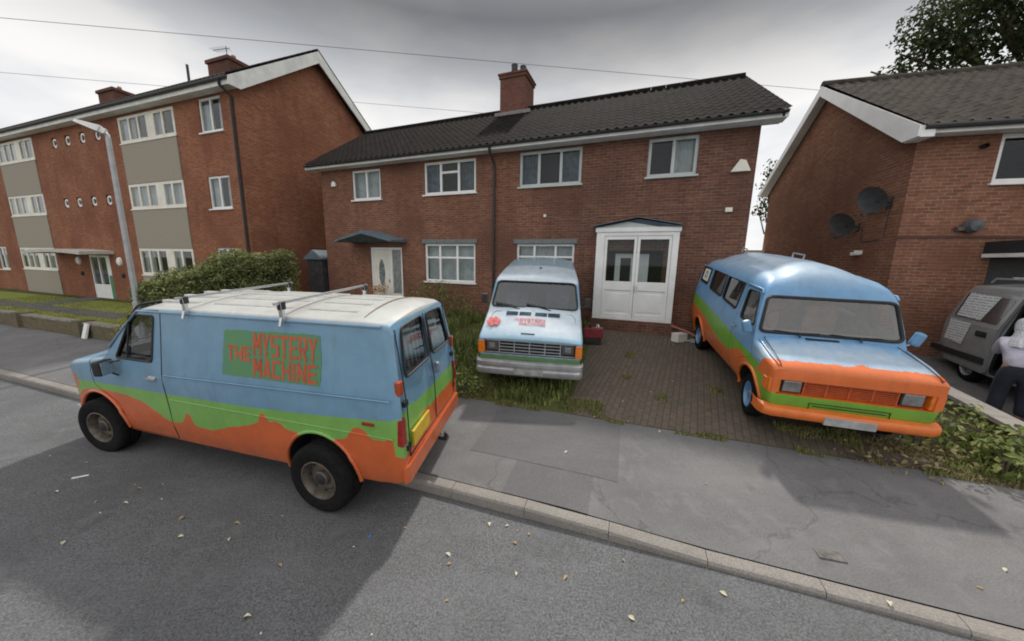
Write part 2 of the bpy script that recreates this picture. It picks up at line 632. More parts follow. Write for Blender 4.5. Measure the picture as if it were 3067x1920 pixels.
def bool_op(me, cutters, op='DIFFERENCE'):
    """returns a new mesh: me (op) each cutter mesh, with the cutters' materials carried over"""
    base = bpy.data.objects.new('tmp', me)
    COL.objects.link(base)
    tmp = []
    for c in cutters:
        k = bpy.data.objects.new('tmpc', c)
        COL.objects.link(k)
        k.hide_render = True
        tmp.append(k)
        md = base.modifiers.new('b', 'BOOLEAN')
        md.operation = op
        md.object = k
        md.solver = 'EXACT'
        md.material_mode = 'TRANSFER'
    dg = bpy.context.evaluated_depsgraph_get()
    out = bpy.data.meshes.new_from_object(base.evaluated_get(dg))
    for k in tmp + [base]:
        bpy.data.objects.remove(k)
    return out


def mb_mesh(mb, m):
    mb.mats = []
    me = mb.mesh('cut', m)
    bm = bmesh.new()
    bm.from_mesh(me)
    bmesh.ops.recalc_face_normals(bm, faces=bm.faces)
    bm.to_mesh(me)
    bm.free()
    return me


STROKES = {
    'T': [((0, .9), (1, .9)), ((.5, 1), (.5, 0))], 'H': [((.12, 0), (.12, 1)), ((.88, 0), (.88, 1)), ((.1, .5), (.9, .5))],
    'E': [((.14, 0), (.14, 1)), ((.1, .9), (1, .9)), ((.1, .5), (.88, .5)), ((.1, .1), (1, .1))],
    'M': [((.1, 0), (.1, 1)), ((.9, 0), (.9, 1)), ((.14, .98), (.5, .35)), ((.86, .98), (.5, .35))],
    'Y': [((.08, 1), (.5, .48)), ((.92, 1), (.5, .48)), ((.5, .55), (.5, 0))],
    'S': [((.1, .9), (.95, .9)), ((.14, .95), (.14, .45)), ((.1, .5), (.9, .5)), ((.86, .55), (.86, .05)), ((.05, .1), (.9, .1))],
    'R': [((.13, 0), (.13, 1)), ((.1, .9), (.85, .9)), ((.84, .95), (.84, .45)), ((.1, .48), (.88, .48)), ((.5, .45), (.92, 0))],
    'A': [((.1, 0), (.46, 1)), ((.9, 0), (.54, 1)), ((.25, .3), (.75, .3))], 'C': [((.14, .05), (.14, .95)), ((.1, .9), (.95, .9)), ((.1, .1), (.95, .1))],
    'I': [((.5, 0), (.5, 1))], 'N': [((.12, 0), (.12, 1)), ((.88, 0), (.88, 1)), ((.14, .95), (.86, .05))]}


def fit_text(mb, body, x0, x1, z0, z1, w=0.27):
    """plain block capitals fitted to a box; vertices are (a, b, depth) for a later mapping onto the panel"""
    wid = [0.42 if c == 'I' else 1.0 for c in body]
    gap = 0.14
    tot = sum(wid) + gap * (len(body) - 1)
    u = 0.0
    W, H = (x1 - x0) / tot, (z1 - z0)
    for c, wd in zip(body, wid):
        for k, ((ax, az), (bx, bz)) in enumerate(STROKES[c]):
            p = Vector((x0 + (u + ax * wd) * W, z0 + az * H))
            q = Vector((x0 + (u + bx * wd) * W, z0 + bz * H))
            d = (q - p).normalized()
            n = Vector((-d.y, d.x)) * (w * W * 0.5)
            e = 0.0007 * (k + 1)
            mb.add([(v.x, v.y, e) for v in (p + n, q + n, q - n, p - n)], [(0, 1, 2, 3)])
        u += wd + gap


# ------------------------------------------------------------------ the lie of the land
KD = Vector((0.9487, -0.316))


def st(x, y):
    return (y - 3.36 + 0.333 * x) * 0.9487, x * 0.9487 - y * 0.316


def xy(s, t):
    # inverse of st
    q = s / 0.9487 + 3.36
    x = (t + 0.316 * q) / (0.9487 + 0.316 * 0.333)
    return x, q - 0.333 * x


PS = [2.15, 2.7, 3.2, 5.9, 6.9, 9.0]
PZ = [0.20, 0.31, 0.38, 0.72, 1.02, 1.06]


def sstep(a, b, x):
    u = min(1, max(0, (x - a) / (b - a)))
    return u * u * (3 - 2 * u)


def ground_z(x, y):
    s, t = st(x, y)
    if s < 0:
        return -0.10
    if s < 2.15:
        return kerb_top(t) + (0.20 - kerb_top(t)) * s / 2.15
    z = float(np.interp(s, PS, PZ))
    k = 0.55 + 0.45 * sstep(-13.6, -11.2, t)
    k -= 0.40 * sstep(3.4, 5.2, t)
    return 0.2 + (z - 0.2) * k


def kerb_top(t):
    return 0.03 - 0.07 * sstep(-0.7, 1.2, t) + 0.07 * sstep(13, 15, t)


def sheet(name, ss, ts, mat_, dz=0.0, kind='structure', zf=None):
    P = []
    for s in ss:
        row = []
        for t in ts:
            x, y = xy(s, t)
            row.append((x, y, (zf(x, y) if zf else ground_z(x, y)) + dz))
        P.append(row)
    o = MB().grid(P).build(name, mat_, None, 60, fix=False)
    return tag(o, kind=kind)


tag(MB().grid([[(-900, -900, -0.35), (900, -900, -0.35)], [(-900, 900, -0.35), (900, 900, -0.35)]]).build('ground', EARTH, fix=False), kind='structure')
sheet('road', [-9, -6, -3, 0.05], [-90, -40, -10, 0, 10, 40, 90], ROAD, zf=lambda x, y: -0.10)
sheet('far_pavement', [-30, -9.0], [-90, 0, 90], PAVE, zf=lambda x, y: 0.0)
TT = [-90, -60] + list(np.arange(-40, 24.1, 0.5)) + [40, 90]
sheet('pavement', [0.145, 0.8, 1.5, 2.16], TT, PAVE)
sheet('yard', [2.16, 2.4, 2.7, 3.0, 3.2, 3.7, 4.4, 5.2, 5.9, 6.4, 6.9, 7.5, 9, 14, 60], TT, EARTH)
sheet('driveway', [2.17, 2.4, 2.7, 3.0, 3.2, 3.7, 4.4, 5.2, 5.9, 6.4, 6.9], list(np.arange(-0.75, 4.06, 0.2)), PAVING, 0.006)
sheet('right_driveway', [2.17, 2.7, 3.2, 4.4, 5.9, 6.9, 8.0], list(np.arange(4.95, 14, 0.5)), RDRIVE, 0.006)
sheet('lawn', [2.55, 3.2, 4.5, 5.9], list(np.arange(-45, -12.4, 0.5)), LAWN, 0.006)
sheet('footpath', [3.75, 4.45], list(np.arange(-45, -17.9, 0.5)), PATCH, 0.012)
sheet('front_path', [4.46, 5.2, 6.2], [-26.4, -25.8, -24.9], PATCH, 0.012)
sheet('asphalt_patch', [0.145, 0.75], list(np.arange(-1.2, -0.12, 0.25)), PATCH, 0.004)
o = sheet('pavement_repair', [0.76, 1.4, 2.15], list(np.arange(-1.9, 0.5, 0.4)), PATCH, 0.004)

# kerb of long concrete stones
mb = MB()
t = -30.0
while t < 30:
    L = 0.91
    zs = [kerb_top(t + 0.01), kerb_top(t + L - 0.01)]
    P = []
    for tt, zt in ((t + 0.003, zs[0]), (t + L - 0.003, zs[1])):
        row = []
        for s_, z_ in ((0.012, -0.2), (0.0, zt - 0.03), (0.018, zt - 0.006), (0.045, zt + 0.002), (0.14, zt + 0.006), (0.145, -0.2)):
            x, y = xy(s_ + random.uniform(-0.004, 0.004) * (s_ < 0.1), tt)
            row.append((x, y, z_))
        P.append(row)
    mb.grid(P)
    n0 = len(mb.v) - 12
    mb.f += [[n0 + i for i in range(6)], [n0 + 6 + i for i in range(6)][::-1]]
    mb.mi += [0, 0]
    t += L
tag(mb.build('kerb', KERBM, None), kind='structure')


# ------------------------------------------------------------------ buildings
class Bld:
    """a house front: meshes are given in (u along the front, y into the house, z up) and hang under one Empty"""

    def __init__(s, name, label, yaw, D, u0, zb):
        s.yaw, s.D, s.u0, s.zb = yaw, D, u0, zb
        c, q = math.cos(yaw), math.sin(yaw)
        s.d, s.n = Vector((c, q, 0)), Vector((-q, c, 0))
        loc = s.d * u0 + s.n * D
        loc.z = zb
        s.root = thing(name, label, 'house', loc, (0, 0, yaw))

    def put(s, mb, name, m=None, parent=None, smooth=None, bevel=0.0, fix=True):
        o = mb.build(name, m, parent or s.root, smooth, bevel, fix)
        if parent is None:
            o.location = (-s.u0, 0, -s.zb)
        return o

    def world(s, u, y, z):
        v = s.d * u + s.n * (s.D + y)
        return Vector((v.x, v.y, z))


def wall_front(mb, x0, x1, z0, z1, y, ops, rev=0.1, m=None):
    xs = sorted({x0, x1} | {v for o in ops for v in o[:2]})
    zs = sorted({z0, z1} | {v for o in ops for v in o[2:4]})
    for a, b in zip(xs, xs[1:]):
        for c, d in zip(zs, zs[1:]):
            cx_, cz = (a + b) / 2, (c + d) / 2
            if any(o[0] < cx_ < o[1] and o[2] < cz < o[3] for o in ops):
                continue
            mb.add([(a, y, c), (b, y, c), (b, y, d), (a, y, d)], [(0, 1, 2, 3)], m)
    for o in ops:
        a, b, c, d = o[:4]
        for q in (((a, c), (a, d)), ((b, d), (b, c)), ((a, d), (b, d)), ((b, c), (a, c))):
            (xa, za), (xb, zb) = q
            mb.add([(xa, y, za), (xb, y, zb), (xb, y + rev, zb), (xa, y + rev, za)], [(0, 1, 2, 3)], m)


def window(B, x0, x1, z0, z1, y=0.0, cols=(1, 1), transoms=None, m=None, sill=True, curtain=None, fw=0.075, set_in=0.045, cover=(0, 1)):
    """frame mesh with its mullions; children: panes, sill, curtain"""
    m = m or WHITE
    y0, y1 = y + set_in, y + set_in + 0.06
    f = MB()
    f.box(x0, x1, y0, y1, z0, z0 + fw, m).box(x0, x1, y0, y1, z1 - fw, z1, m)
    f.box(x0, x0 + fw, y0, y1, z0 + fw, z1 - fw, m).box(x1 - fw, x1, y0, y1, z0 + fw, z1 - fw, m)
    tot = float(sum(cols))
    xa = x0 + fw
    W = x1 - x0 - 2 * fw
    p = MB()
    acc = 0
    for i, c in enumerate(cols):
        a = xa + W * acc / tot
        acc += c
        b = xa + W * acc / tot
        if i:
            f.box(a - fw * 0.5, a + fw * 0.5, y0 - 0.004, y1, z0 + fw, z1 - fw, m)
        zc = [z0 + fw, z1 - fw]
        if transoms and transoms.get(i):
            zt = z0 + (z1 - z0) * transoms[i]
            f.box(a + (fw * 0.5 if i else 0), b - (fw * 0.5 if i < len(cols) - 1 else 0), y0 + 0.002, y1, zt - fw * 0.45, zt + fw * 0.45, m)
        p.add([(a, y0 + 0.03, zc[0]), (b, y0 + 0.03, zc[0]), (b, y0 + 0.03, zc[1]), (a, y0 + 0.03, zc[1])], [(0, 1, 2, 3)])
    o = B.put(f, 'window', m)
    B.put(p, 'pane', GLASS, o)
    if sill:
        s_ = MB().box(x0 - 0.05, x1 + 0.05, y - 0.06, y0 - 0.002, z0 - 0.05, z0 - 0.002)
        B.put(s_, 'sill', m, o, bevel=0.008)
    if curtain:
        k = MB()
        a, b = x0 + (x1 - x0) * cover[0], x0 + (x1 - x0) * cover[1]
        n = max(8, int((b - a) * 40))
        ph = random.uniform(0, 9)
        for (xa_, xb_) in ([(a, b)] if curtain == 'net' else [(a, a + (b - a) * 0.3), (b - (b - a) * 0.33, b)]):
            P = [[], []]
            for i in range(n + 1):
                x = xa_ + (xb_ - xa_) * i / n
                yy = y1 + 0.09 + 0.02 * math.sin(x * 46 + ph + 1.3 * math.sin(x * 9))
                P[0].append((x, yy, z0 + 0.02))
                P[1].append((x, yy + 0.01, z1 - 0.02))
            k.grid(P)
            B.put(k, 'curtain', DRAPE if curtain == 'drape' else CURTAIN, o, 60, fix=False)
            k = MB()

    return o


def tile_slope(mb, e0, e1, r0, r1, ye, ze, yr, zr, pitch=0.225, course=0.33, amp=0.036, sub=6, m=None):
    """interlocking roll tiles from the eaves (e0..e1) up to the ridge (r0..r1)"""
    L = math.hypot(yr - ye, zr - ze)
    nrow = max(2, int(round(L / course)))
    ncol = int((e1 - e0) / pitch) * sub
    ny, nz_ = -(zr - ze) / L, (yr - ye) / L
    if nz_ < 0:
        ny, nz_ = -ny, -nz_
    P = []
    for i in range(nrow):
        for (fr, lift) in ((0.0, 0.012), (0.985, 0.004)):
            q = min(1, (i + fr) / nrow)
            a, b = e0 + (r0 - e0) * q, e1 + (r1 - e1) * q
            row = []
            for j in range(ncol + 1):
                u = a + (b - a) * j / ncol
                ph = (j % sub) / sub
                h = amp * (math.cos(2 * math.pi * ph) if ph < 0.25 or ph > 0.75 else -0.25 + 0.25 * abs(math.cos(2 * math.pi * ph)))
                jt = 0.002 * mnoise.noise(Vector((j // sub * 1.7, i * 2.3, e0)))
                h += lift + jt
                row.append((u, ye + (yr - ye) * q + ny * h, ze + (zr - ze) * q + nz_ * h))
            P.append(row)
    mb.grid(P, m)


# ---- the brown brick pair of houses in the middle
S = Bld('semi_detached_house', 'brown brick pair of two storey houses with dark tiled roof, behind the vans', rad(-20.93), 9.96, -4.7, 0.93)
ZB = 0.6
ops = [(-10.21, -8.9, 4.87, 5.9), (-7.06, -5.12, 4.9, 5.92), (-3.66, -1.81, 4.95, 5.93), (-0.09, 1.07, 4.99, 5.93),
       (-9.53, -8.08, 0.9, 3.18), (-7.1, -5.14, 2.02, 3.3), (-3.7, -1.9, 2.02, 3.28), (-0.95, 0.5, 1.0, 3.1)]
w = MB()
WL, WR, WT = -11.73, 2.33, 6.12
wall_front(w, WL, WR, ZB, WT, 0, ops, 0.11)
YB = 6.1   # depth of the house
for (xa, fl) in ((WL, 0), (WR, 1)):
    w.add([(xa, 0, ZB), (xa, YB, ZB), (xa, YB, WT), (xa, YB / 2, 8.28), (xa, 0, WT)], [(0, 1, 2, 3, 4)] if fl else [(4, 3, 2, 1, 0)])
w.add([(WL, YB, ZB), (WR, YB, ZB), (WR, YB, WT), (WL, YB, WT)], [(3, 2, 1, 0)])
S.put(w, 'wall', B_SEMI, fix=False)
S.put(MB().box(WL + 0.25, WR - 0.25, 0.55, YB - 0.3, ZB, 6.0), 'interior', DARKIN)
r = MB()
tile_slope(r, -12.0, 2.74, -12.35, 2.45, -0.46, 6.10, 3.05, 8.40)
r.add([(-12.0, 6.55, 6.1), (2.74, 6.55, 6.1), (2.45, 3.05, 8.42), (-12.35, 3.05, 8.42)], [(0, 1, 2, 3)])
roof = S.put(r, 'roof', T_SEMI, None, 40, fix=False)
rg = MB()
x = -12.35
while x < 2.4:
    L = min(0.45, 2.45 - x)
    rg.tube([(x + 0.005, 3.05, 8.40), (x + L - 0.005, 3.05, 8.40)], 0.115, 10)
    x += 0.45
S.put(rg, 'ridge_tiles', T_SEMI, roof, 40)
ch = MB().box(-5.45, -4.46, 2.6, 3.6, 8.0, 9.36)
ch.box(-5.49, -4.42, 2.56, 3.64, 9.361, 9.46).box(-5.52, -4.39, 2.53, 3.67, 9.461, 9.53)
cho = S.put(ch, 'chimney', brick_mat('brick_chimney', (0.22, 0.085, 0.06), (0.15, 0.065, 0.05), (0.17, 0.13, 0.11), (0.09, 0.05, 0.04)), roof, bevel=0.008)
cho.location = (0, 0, 0)
for px, hh, rr in ((-5.06, 0.42, 0.13), (-4.72, 0.32, 0.12)):
    S.put(MB().lathe([(rr, 9.57), (rr * 1.06, 9.6), (rr * 0.86, 9.57 + hh * 0.8), (rr, 9.57 + hh), (rr * 0.8, 9.57 + hh), (rr * 0.7, 9.6)], 16, M=Matrix.Translation((px, 3.05, 0)), axis='z'), 'chimney_pot', BLACKPL, roof, 40)
lead = MB().box(-5.62, -4.24, 2.5, 2.598, 8.08, 8.2)
S.put(lead, 'chimney_flashing', plain('lead_flashing', (0.22, 0.2, 0.19), 0.7), roof)
fz = MB().box(-11.98, 2.72, -0.40, -0.375, 5.97, 6.085).box(-11.98, 2.72, -0.374, -0.002, 5.985, 6.005)
S.put(fz, 'fascia', FASCIA)
for xa in (-12.02,):
    pr = [(xa, -0.42, 5.96), (xa, 0.0, 5.96), (xa, 3.05, 8.05), (xa, 6.5, 5.96), (xa, 6.5, 6.15), (xa, 3.05, 8.40), (xa, -0.42, 6.13)]
    S.put(MB().prism(pr, (0.03, 0, 0)), 'bargeboard', FASCIA)
S.put(MB().prism([(2.60, -0.40, 5.98), (2.60, 0.0, 5.98), (2.34, 3.05, 8.02), (2.34, 3.05, 8.34), (2.60, -0.40, 6.09)], (0.05, 0, 0)), 'bargeboard', TRIM)
S.put(MB().box(2.30, 2.66, -0.40, -0.003, 5.965, 5.984), 'eaves_end', FASCIA)
g = MB()
P = [[], []]
for k in range(9):
    a = math.pi * k / 8
    for e, xx in ((0, -12.0), (1, 2.7)):
        P[e].append((xx, -0.455 - 0.055 * math.cos(a), 6.09 - 0.055 * math.sin(a)))
g.grid(P)
S.put(g, 'gutter', BLACKPL, None, 50)
S.put(MB().tube([(-4.46, -0.44, 6.05), (-4.46, -0.4, 5.9), (-4.46, -0.08, 5.68), (-4.46, -0.07, 5.5), (-4.46, -0.07, 0.95)], 0.04, 10), 'downpipe', BLACKPL, None, 50)
window(S, *ops[0], cols=(1, 1), curtain='net', m=WHITE)
window(S, *ops[1], cols=(1, 1.2, 1), transoms={1: 0.66}, curtain='drape')
window(S, *ops[2], cols=(1, 1.25, 1), m=GREYFRAME, curtain='drape')
window(S, *ops[3], cols=(1.1, 1), m=GREYFRAME, curtain='net', cover=(0.52, 1))
window(S, *ops[5], cols=(1, 1.3, 1.2), transoms={0: 0.64, 1: 0.64, 2: 0.64}, curtain='net', fw=0.07)
window(S, *ops[6], cols=(1, 1.3, 1), transoms={0: 0.7, 1: 0.7, 2: 0.7}, curtain='net', fw=0.06)
for o_ in (ops[5], ops[6]):
    S.put(MB().box(o_[0] - 0.08, o_[1] + 0.08, -0.045, -0.003, o_[3] + 0.01, o_[3] + 0.14), 'lintel_board', plain('lintel_grey', (0.16, 0.18, 0.19), 0.7) if 'lintel_grey' not in MATS else MATS['lintel_grey'])
# left front door: white, oval glass, side light, under a blue-grey pitched canopy
d = MB()
d.box(-9.52, -9.45, 0.03, 0.11, 0.95, 3.17, WHITE).box(-8.16, -8.09, 0.03, 0.11, 0.95, 3.17, WHITE).box(-9.45, -8.16, 0.03, 0.11, 3.09, 3.17, WHITE).box(-8.64, -8.56, 0.031, 0.11, 0.95, 3.09, WHITE)
d.box(-8.56, -8.16, 0.05, 0.10, 0.95, 1.5, WHITE)
fd = S.put(d, 'door_frame', WHITE)
dl = MB().box(-9.45, -8.64, 0.05, 0.095, 0.95, 3.085)
for (za, zb_) in ((1.05, 1.6), (2.85, 3.0)):
    dl.box(-9.33, -8.76, 0.04, 0.052, za, zb_)
do = S.put(dl, 'door', CREAM, None, bevel=0.008)
S.put(MB().lathe([(0.0, -0.03), (1.0, -0.03)], 28, M=Matrix.Translation((-9.05, 0.075, 2.25)) @ Matrix.Diagonal((0.15, 1, 0.5, 1)), axis='y'), 'oval_glass', plain('frosted_glass', (0.20, 0.23, 0.23), 0.15, var=0.5, scale=12), do)
S.put(MB().tube([(-9.05 + 0.155 * math.cos(a), 0.044, 2.25 + 0.51 * math.sin(a)) for a in np.linspace(0, 2 * math.pi, 29)[:-1]], 0.014, 6, closed=True), 'oval_trim', WHITE, do, 40)
S.put(MB().box(-8.72, -8.69, 0.0, 0.05, 1.9, 2.02), 'door_handle', CHROME, do)
S.put(MB().add([(-8.56, 0.08, 1.5), (-8.16, 0.08, 1.5), (-8.16, 0.08, 3.09), (-8.56, 0.08, 3.09)], [(0, 1, 2, 3)]), 'side_light', plain('frosted_side_light', (0.24, 0.26, 0.26), 0.2, var=0.4, scale=10), fd, fix=False)
cn = MB()
cn.add([(-10.35, -0.85, 3.38), (-9.1, -0.85, 3.70), (-7.85, -0.85, 3.38), (-10.35, 0, 3.44), (-9.1, 0, 3.76), (-7.85, 0, 3.44),
        (-10.35, -0.85, 3.32), (-9.1, -0.85, 3.60), (-7.85, -0.85, 3.32), (-10.35, 0, 3.34), (-9.1, 0, 3.34), (-7.85, 0, 3.34)],
       [(0, 1, 4, 3), (1, 2, 5, 4), (0, 6, 7, 1), (1, 7, 8, 2), (6, 9, 10, 7), (7, 10, 11, 8), (0, 3, 9, 6), (2, 8, 11, 5)])
S.put(cn, 'door_canopy', CANOPY)
# white glazed porch doors
p = MB()
PX0, PX1, PY, PZ0, PZ1 = -1.24, 0.82, -0.30, 1.2, 3.58
p.box(PX0, PX0 + 0.22, PY, 0, PZ0, PZ1, WHITE).box(PX1 - 0.15, PX1, PY, 0, PZ0, PZ1, WHITE)
p.box(PX0 + 0.22, PX1 - 0.15, PY, -0.12, 3.48, PZ1, WHITE).box(PX0 + 0.22, PX1 - 0.15, PY, -0.05, PZ0, PZ0 + 0.05, WHITE)
p.box(PX0 - 0.03, PX1 + 0.03, PY - 0.04, 0, PZ1 + 0.001, PZ1 + 0.11, WHITE)
p.prism([(PX0 - 0.02, PY - 0.02, PZ1 + 0.112), (PX1 + 0.02, PY - 0.02, PZ1 + 0.112), ((PX0 + PX1) / 2, PY - 0.02, PZ1 + 0.30)], (0, 0.30, 0), GREYFRAME)
po = S.put(p, 'porch_frame', WHITE, None)
for s_ in (0, 1):
    xa = PX0 + 0.22 + s_ * 0.845
    xb = xa + 0.845
    q = MB()
    q.box(xa + 0.006, xa + 0.075, PY + 0.02, PY + 0.08, PZ0 + 0.055, 3.475, WHITE).box(xb - 0.075, xb - 0.006, PY + 0.02, PY + 0.08, PZ0 + 0.055, 3.475, WHITE)
    for (za, zb_) in ((PZ0 + 0.055, PZ0 + 0.16), (2.02, 2.26), (3.38, 3.475)):
        q.box(xa + 0.075, xb - 0.075, PY + 0.021, PY + 0.08, za, zb_, WHITE)
    q.box(xa + 0.075, xb - 0.075, PY + 0.045, PY + 0.07, PZ0 + 0.16, 2.02, WHITE)
    q.box(xa + 0.13, xb - 0.13, PY + 0.034, PY + 0.046, PZ0 + 0.24, 1.93, WHITE)
    dd = S.put(q, 'porch_door', WHITE, None, bevel=0.006)
    S.put(MB().add([(xa + 0.07, PY + 0.05, 2.25), (xb - 0.07, PY + 0.05, 2.25), (xb - 0.07, PY + 0.05, 3.4), (xa + 0.07, PY + 0.05, 3.4)], [(0, 1, 2, 3)]), 'pane', GLASS, dd, fix=False)
    if s_:
        S.put(MB().box(xa + 0.02, xa + 0.05, PY - 0.03, PY + 0.02, 2.0, 2.16), 'door_handle', CHROME, dd)
inn = MB().box(-0.75, 0.15, 0.24, 0.29, 1.15, 3.02, WHITE).box(-0.6, -0.32, 0.228, 0.239, 2.0, 2.9, DARKIN)
S.put(inn, 'inner_door', WHITE)
pr = MB()
pr.add([(PX0 - 0.12, PY - 0.12, 3.72), (-0.2, PY - 0.12, 3.93), (PX1 + 0.06, PY - 0.12, 3.72), (PX0 - 0.12, 0, 3.80), (-0.2, 0, 4.0), (PX1 + 0.06, 0, 3.80)], [(0, 1, 4, 3), (1, 2, 5, 4)])
pr.add([(PX0 - 0.12, PY - 0.12, 3.69), (-0.2, PY - 0.12, 3.89), (PX1 + 0.06, PY - 0.12, 3.69), (PX0 - 0.12, 0, 3.69), (PX1 + 0.06, 0, 3.69)], [(0, 1, 4, 3)] if False else [(0, 3, 4, 2, 1)])
S.put(pr, 'porch_roof', CANOPY, po)
st_ = MB().box(PX0 - 0.05, PX1 + 0.05, PY - 0.06, -0.002, 0.8, 1.198)
S.put(st_, 'doorstep', B_SEMI, po)
# boxes and cable on the wall
S.put(MB().prism([(-11.17, -0.07, 5.40), (-10.98, -0.07, 5.40), (-10.98, -0.07, 5.52), (-11.075, -0.07, 5.60), (-11.17, -0.07, 5.52)], (0, 0.068, 0)), 'alarm_box', WHITE, bevel=0.01)
S.put(MB().prism([(1.80, -0.09, 4.97), (2.22, -0.09, 4.97), (2.10, -0.09, 5.22), (1.98, -0.09, 5.25)], (0, 0.088, 0)), 'alarm_box', CREAM, bevel=0.012)
S.put(MB().tube([(-2.8, -0.012, 4.1), (-2.3, -0.012, 3.98), (-1.6, -0.012, 3.97), (-1.3, -0.012, 4.03), (0, -0.012, 4.05), (0.9, -0.012, 4.07), (1.86, -0.012, 4.1)], 0.006, 5), 'wall_cable', plain('grubby_cable', (0.34, 0.25, 0.2), 0.8))
S.put(MB().box(1.8, 1.95, -0.05, -0.002, 4.05, 4.15), 'cable_box', CREAM)
S.put(MB().box(-2.86, -2.78, -0.04, -0.002, 4.06, 4.14), 'cable_box', CREAM)

# ---- three storey flats on the left
F = Bld('block_of_flats', 'orange brick three storey block of flats with grey panels between its windows', rad(-19.28), 9.05, -24.0, 0.45)
F.root['category'] = 'flats'
ops = []
wins = []
for (a, b) in ((-21.3, -17.42), (-33.1, -29.15), (-44.9, -41.0)):
    for (za, zb_) in ((7.46, 8.5), (4.74, 5.78), (1.85, 3.03)):
        ops.append((a, b, za, zb_))
        wins.append(('wide', a, b, za, zb_))
for (a, b) in ((-15.92, -14.64), (-36.2, -34.95)):
    for (za, zb_) in ((7.36, 8.56), (4.58, 5.8), (1.75, 3.07)):
        ops.append((a, b, za, zb_))
        wins.append(('small', a, b, za, zb_))
ops.append((-25.9, -24.0, 0.5, 2.68))
port = [(x_, z_) for z_ in (8.03, 5.22) for x_ in (-27.0, -25.75, -24.4, -23.1)]
for (x_, z_) in port:
    ops.append((x_ - 0.22, x_ + 0.22, z_ - 0.24, z_ + 0.24))
w = MB()
wall_front(w, -50, -13.81, 0.2, 8.75, 0, ops, 0.12)
w.add([(-13.81, 0, 0.2), (-13.81, 6.8, 0.2), (-13.81, 6.8, 8.75), (-13.81, 3.4, 11.45), (-13.81, 0, 8.75)], [(0, 1, 2, 3, 4)])
w.add([(-50, 6.8, 0.2), (-13.81, 6.8, 0.2), (-13.81, 6.8, 8.75), (-50, 6.8, 8.75)], [(3, 2, 1, 0)])
F.put(w, 'wall', B_FLAT, fix=False)
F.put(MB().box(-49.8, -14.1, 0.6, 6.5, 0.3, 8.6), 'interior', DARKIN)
for (k, a, b, za, zb_) in wins:
    if k == 'wide':
        o_ = window(F, a, b, za, zb_, cols=(1, 1, 1, 0.6, 1, 1), m=CREAM, curtain=random.choice(['net', 'sides', 'sides']), cover=(0, random.choice([0.45, 0.75, 1.0])), fw=0.11, set_in=-0.02, sill=True)
        mid = a + (b - a) * (3.3 / 5.6)
        F.put(MB().box(mid - 0.28, mid + 0.28, -0.025, 0.06, za + 0.1, zb_ - 0.1), 'infill_panel', CREAM, o_)
    else:
        window(F, a, b, za, zb_, cols=(1, 1), m=WHITE, curtain='sides', fw=0.08, cover=(0, 1))
for (a, b) in ((-21.3, -17.42), (-33.1, -29.15), (-44.9, -41.0)):
    for (za, zb_) in ((5.79, 7.40), (3.04, 4.68), (0.5, 1.79)):
        F.put(MB().box(a, b, -0.035, -0.003, za, zb_), 'cladding_panel', PEBBLE)
for (x_, z_) in port:
    o_ = F.put(MB().lathe([(0.205, -0.02), (0.205, 0.06), (0.15, 0.06), (0.13, -0.02), (0.205, -0.02)], 20, M=Matrix.Translation((x_, 0.05, z_)), axis='y'), 'round_window', WHITE, None, 40)
    F.put(MB().lathe([(0.0, 0.09), (0.15, 0.09)], 20, M=Matrix.Translation((x_, 0, z_)), axis='y'), 'pane', DARKIN, o_)
    F.put(MB().box(x_ - 0.22, x_ + 0.22, 0.1, 0.12, z_ - 0.24, z_ + 0.24), 'backing', TRIM, o_)
# entrance
d = MB()
for xa in (-25.9, -25.15, -24.42):
    d.box(xa, xa + 0.09, 0.03, 0.1, 0.5, 2.68, WHITE)
d.box(-25.81, -24.42, 0.03, 0.1, 2.59, 2.68, WHITE).box(-25.81, -25.15, 0.035, 0.1, 0.5, 1.25, WHITE).box(-25.06, -24.42, 0.035, 0.1, 0.5, 1.25, WHITE)
fo = F.put(d, 'entrance_door', WHITE)
F.put(MB().add([(-25.81, 0.06, 1.25), (-24.42, 0.06, 1.25), (-24.42, 0.06, 2.59), (-25.81, 0.06, 2.59)], [(0, 1, 2, 3)]), 'pane', GLASS, fo, fix=False)
F.put(MB().box(-24.33, -24.0, 0.02, 0.1, 0.5, 1.7), 'side_panel', GREENDOOR, fo)
F.put(MB().box(-24.33, -24.0, 0.02, 0.1, 1.71, 2.68), 'notice_board', WHITE, fo)
cn = MB()
P = []
for yy, zz_ in ((0, 0.05), (-0.6, 0.03), (-1.1, 0.0)):
    P.append([(-29.0 + 5.5 * k / 12, yy, 2.84 + zz_ + 0.10 * math.sin(math.pi * k / 12)) for k in range(13)])
P2 = [[(a, b, c - 0.14) for a, b, c in r_] for r_ in P]
cn.grid(P).grid(P2).grid([P[-1], P2[-1]]).grid([[r_[0] for r_ in P], [r_[0] for r_ in P2]]).grid([[r_[-1] for r_ in P], [r_[-1] for r_ in P2]])
F.put(cn, 'entrance_canopy', plain('canopy_edge', (0.5, 0.49, 0.44), 0.8), None, 40)
for x_ in (-26.8, -23.06):
    F.put(MB().lathe([(0.0, -0.13), (0.08, -0.12), (0.14, -0.07), (0.15, 0.0)], 16, M=Matrix.Translation((x_, 0, 2.4)) @ Matrix.Diagonal((1, 1, 1.4, 1)), axis='y'), 'bulkhead_light', WHITE, None, 40)
    F.put(MB().lathe([(0.0, -0.1), (0.1, -0.06), (0.11, 0.0)], 12, M=Matrix.Translation((x_ + 0.1, 0, 1.75)), axis='y'), 'intercom', TRIM, None, 40)
r = MB()
tile_slope(r, -50.5, -13.45, -50.5, -13.45, -0.45, 8.86, 3.4, 11.62, amp=0.03, sub=4)
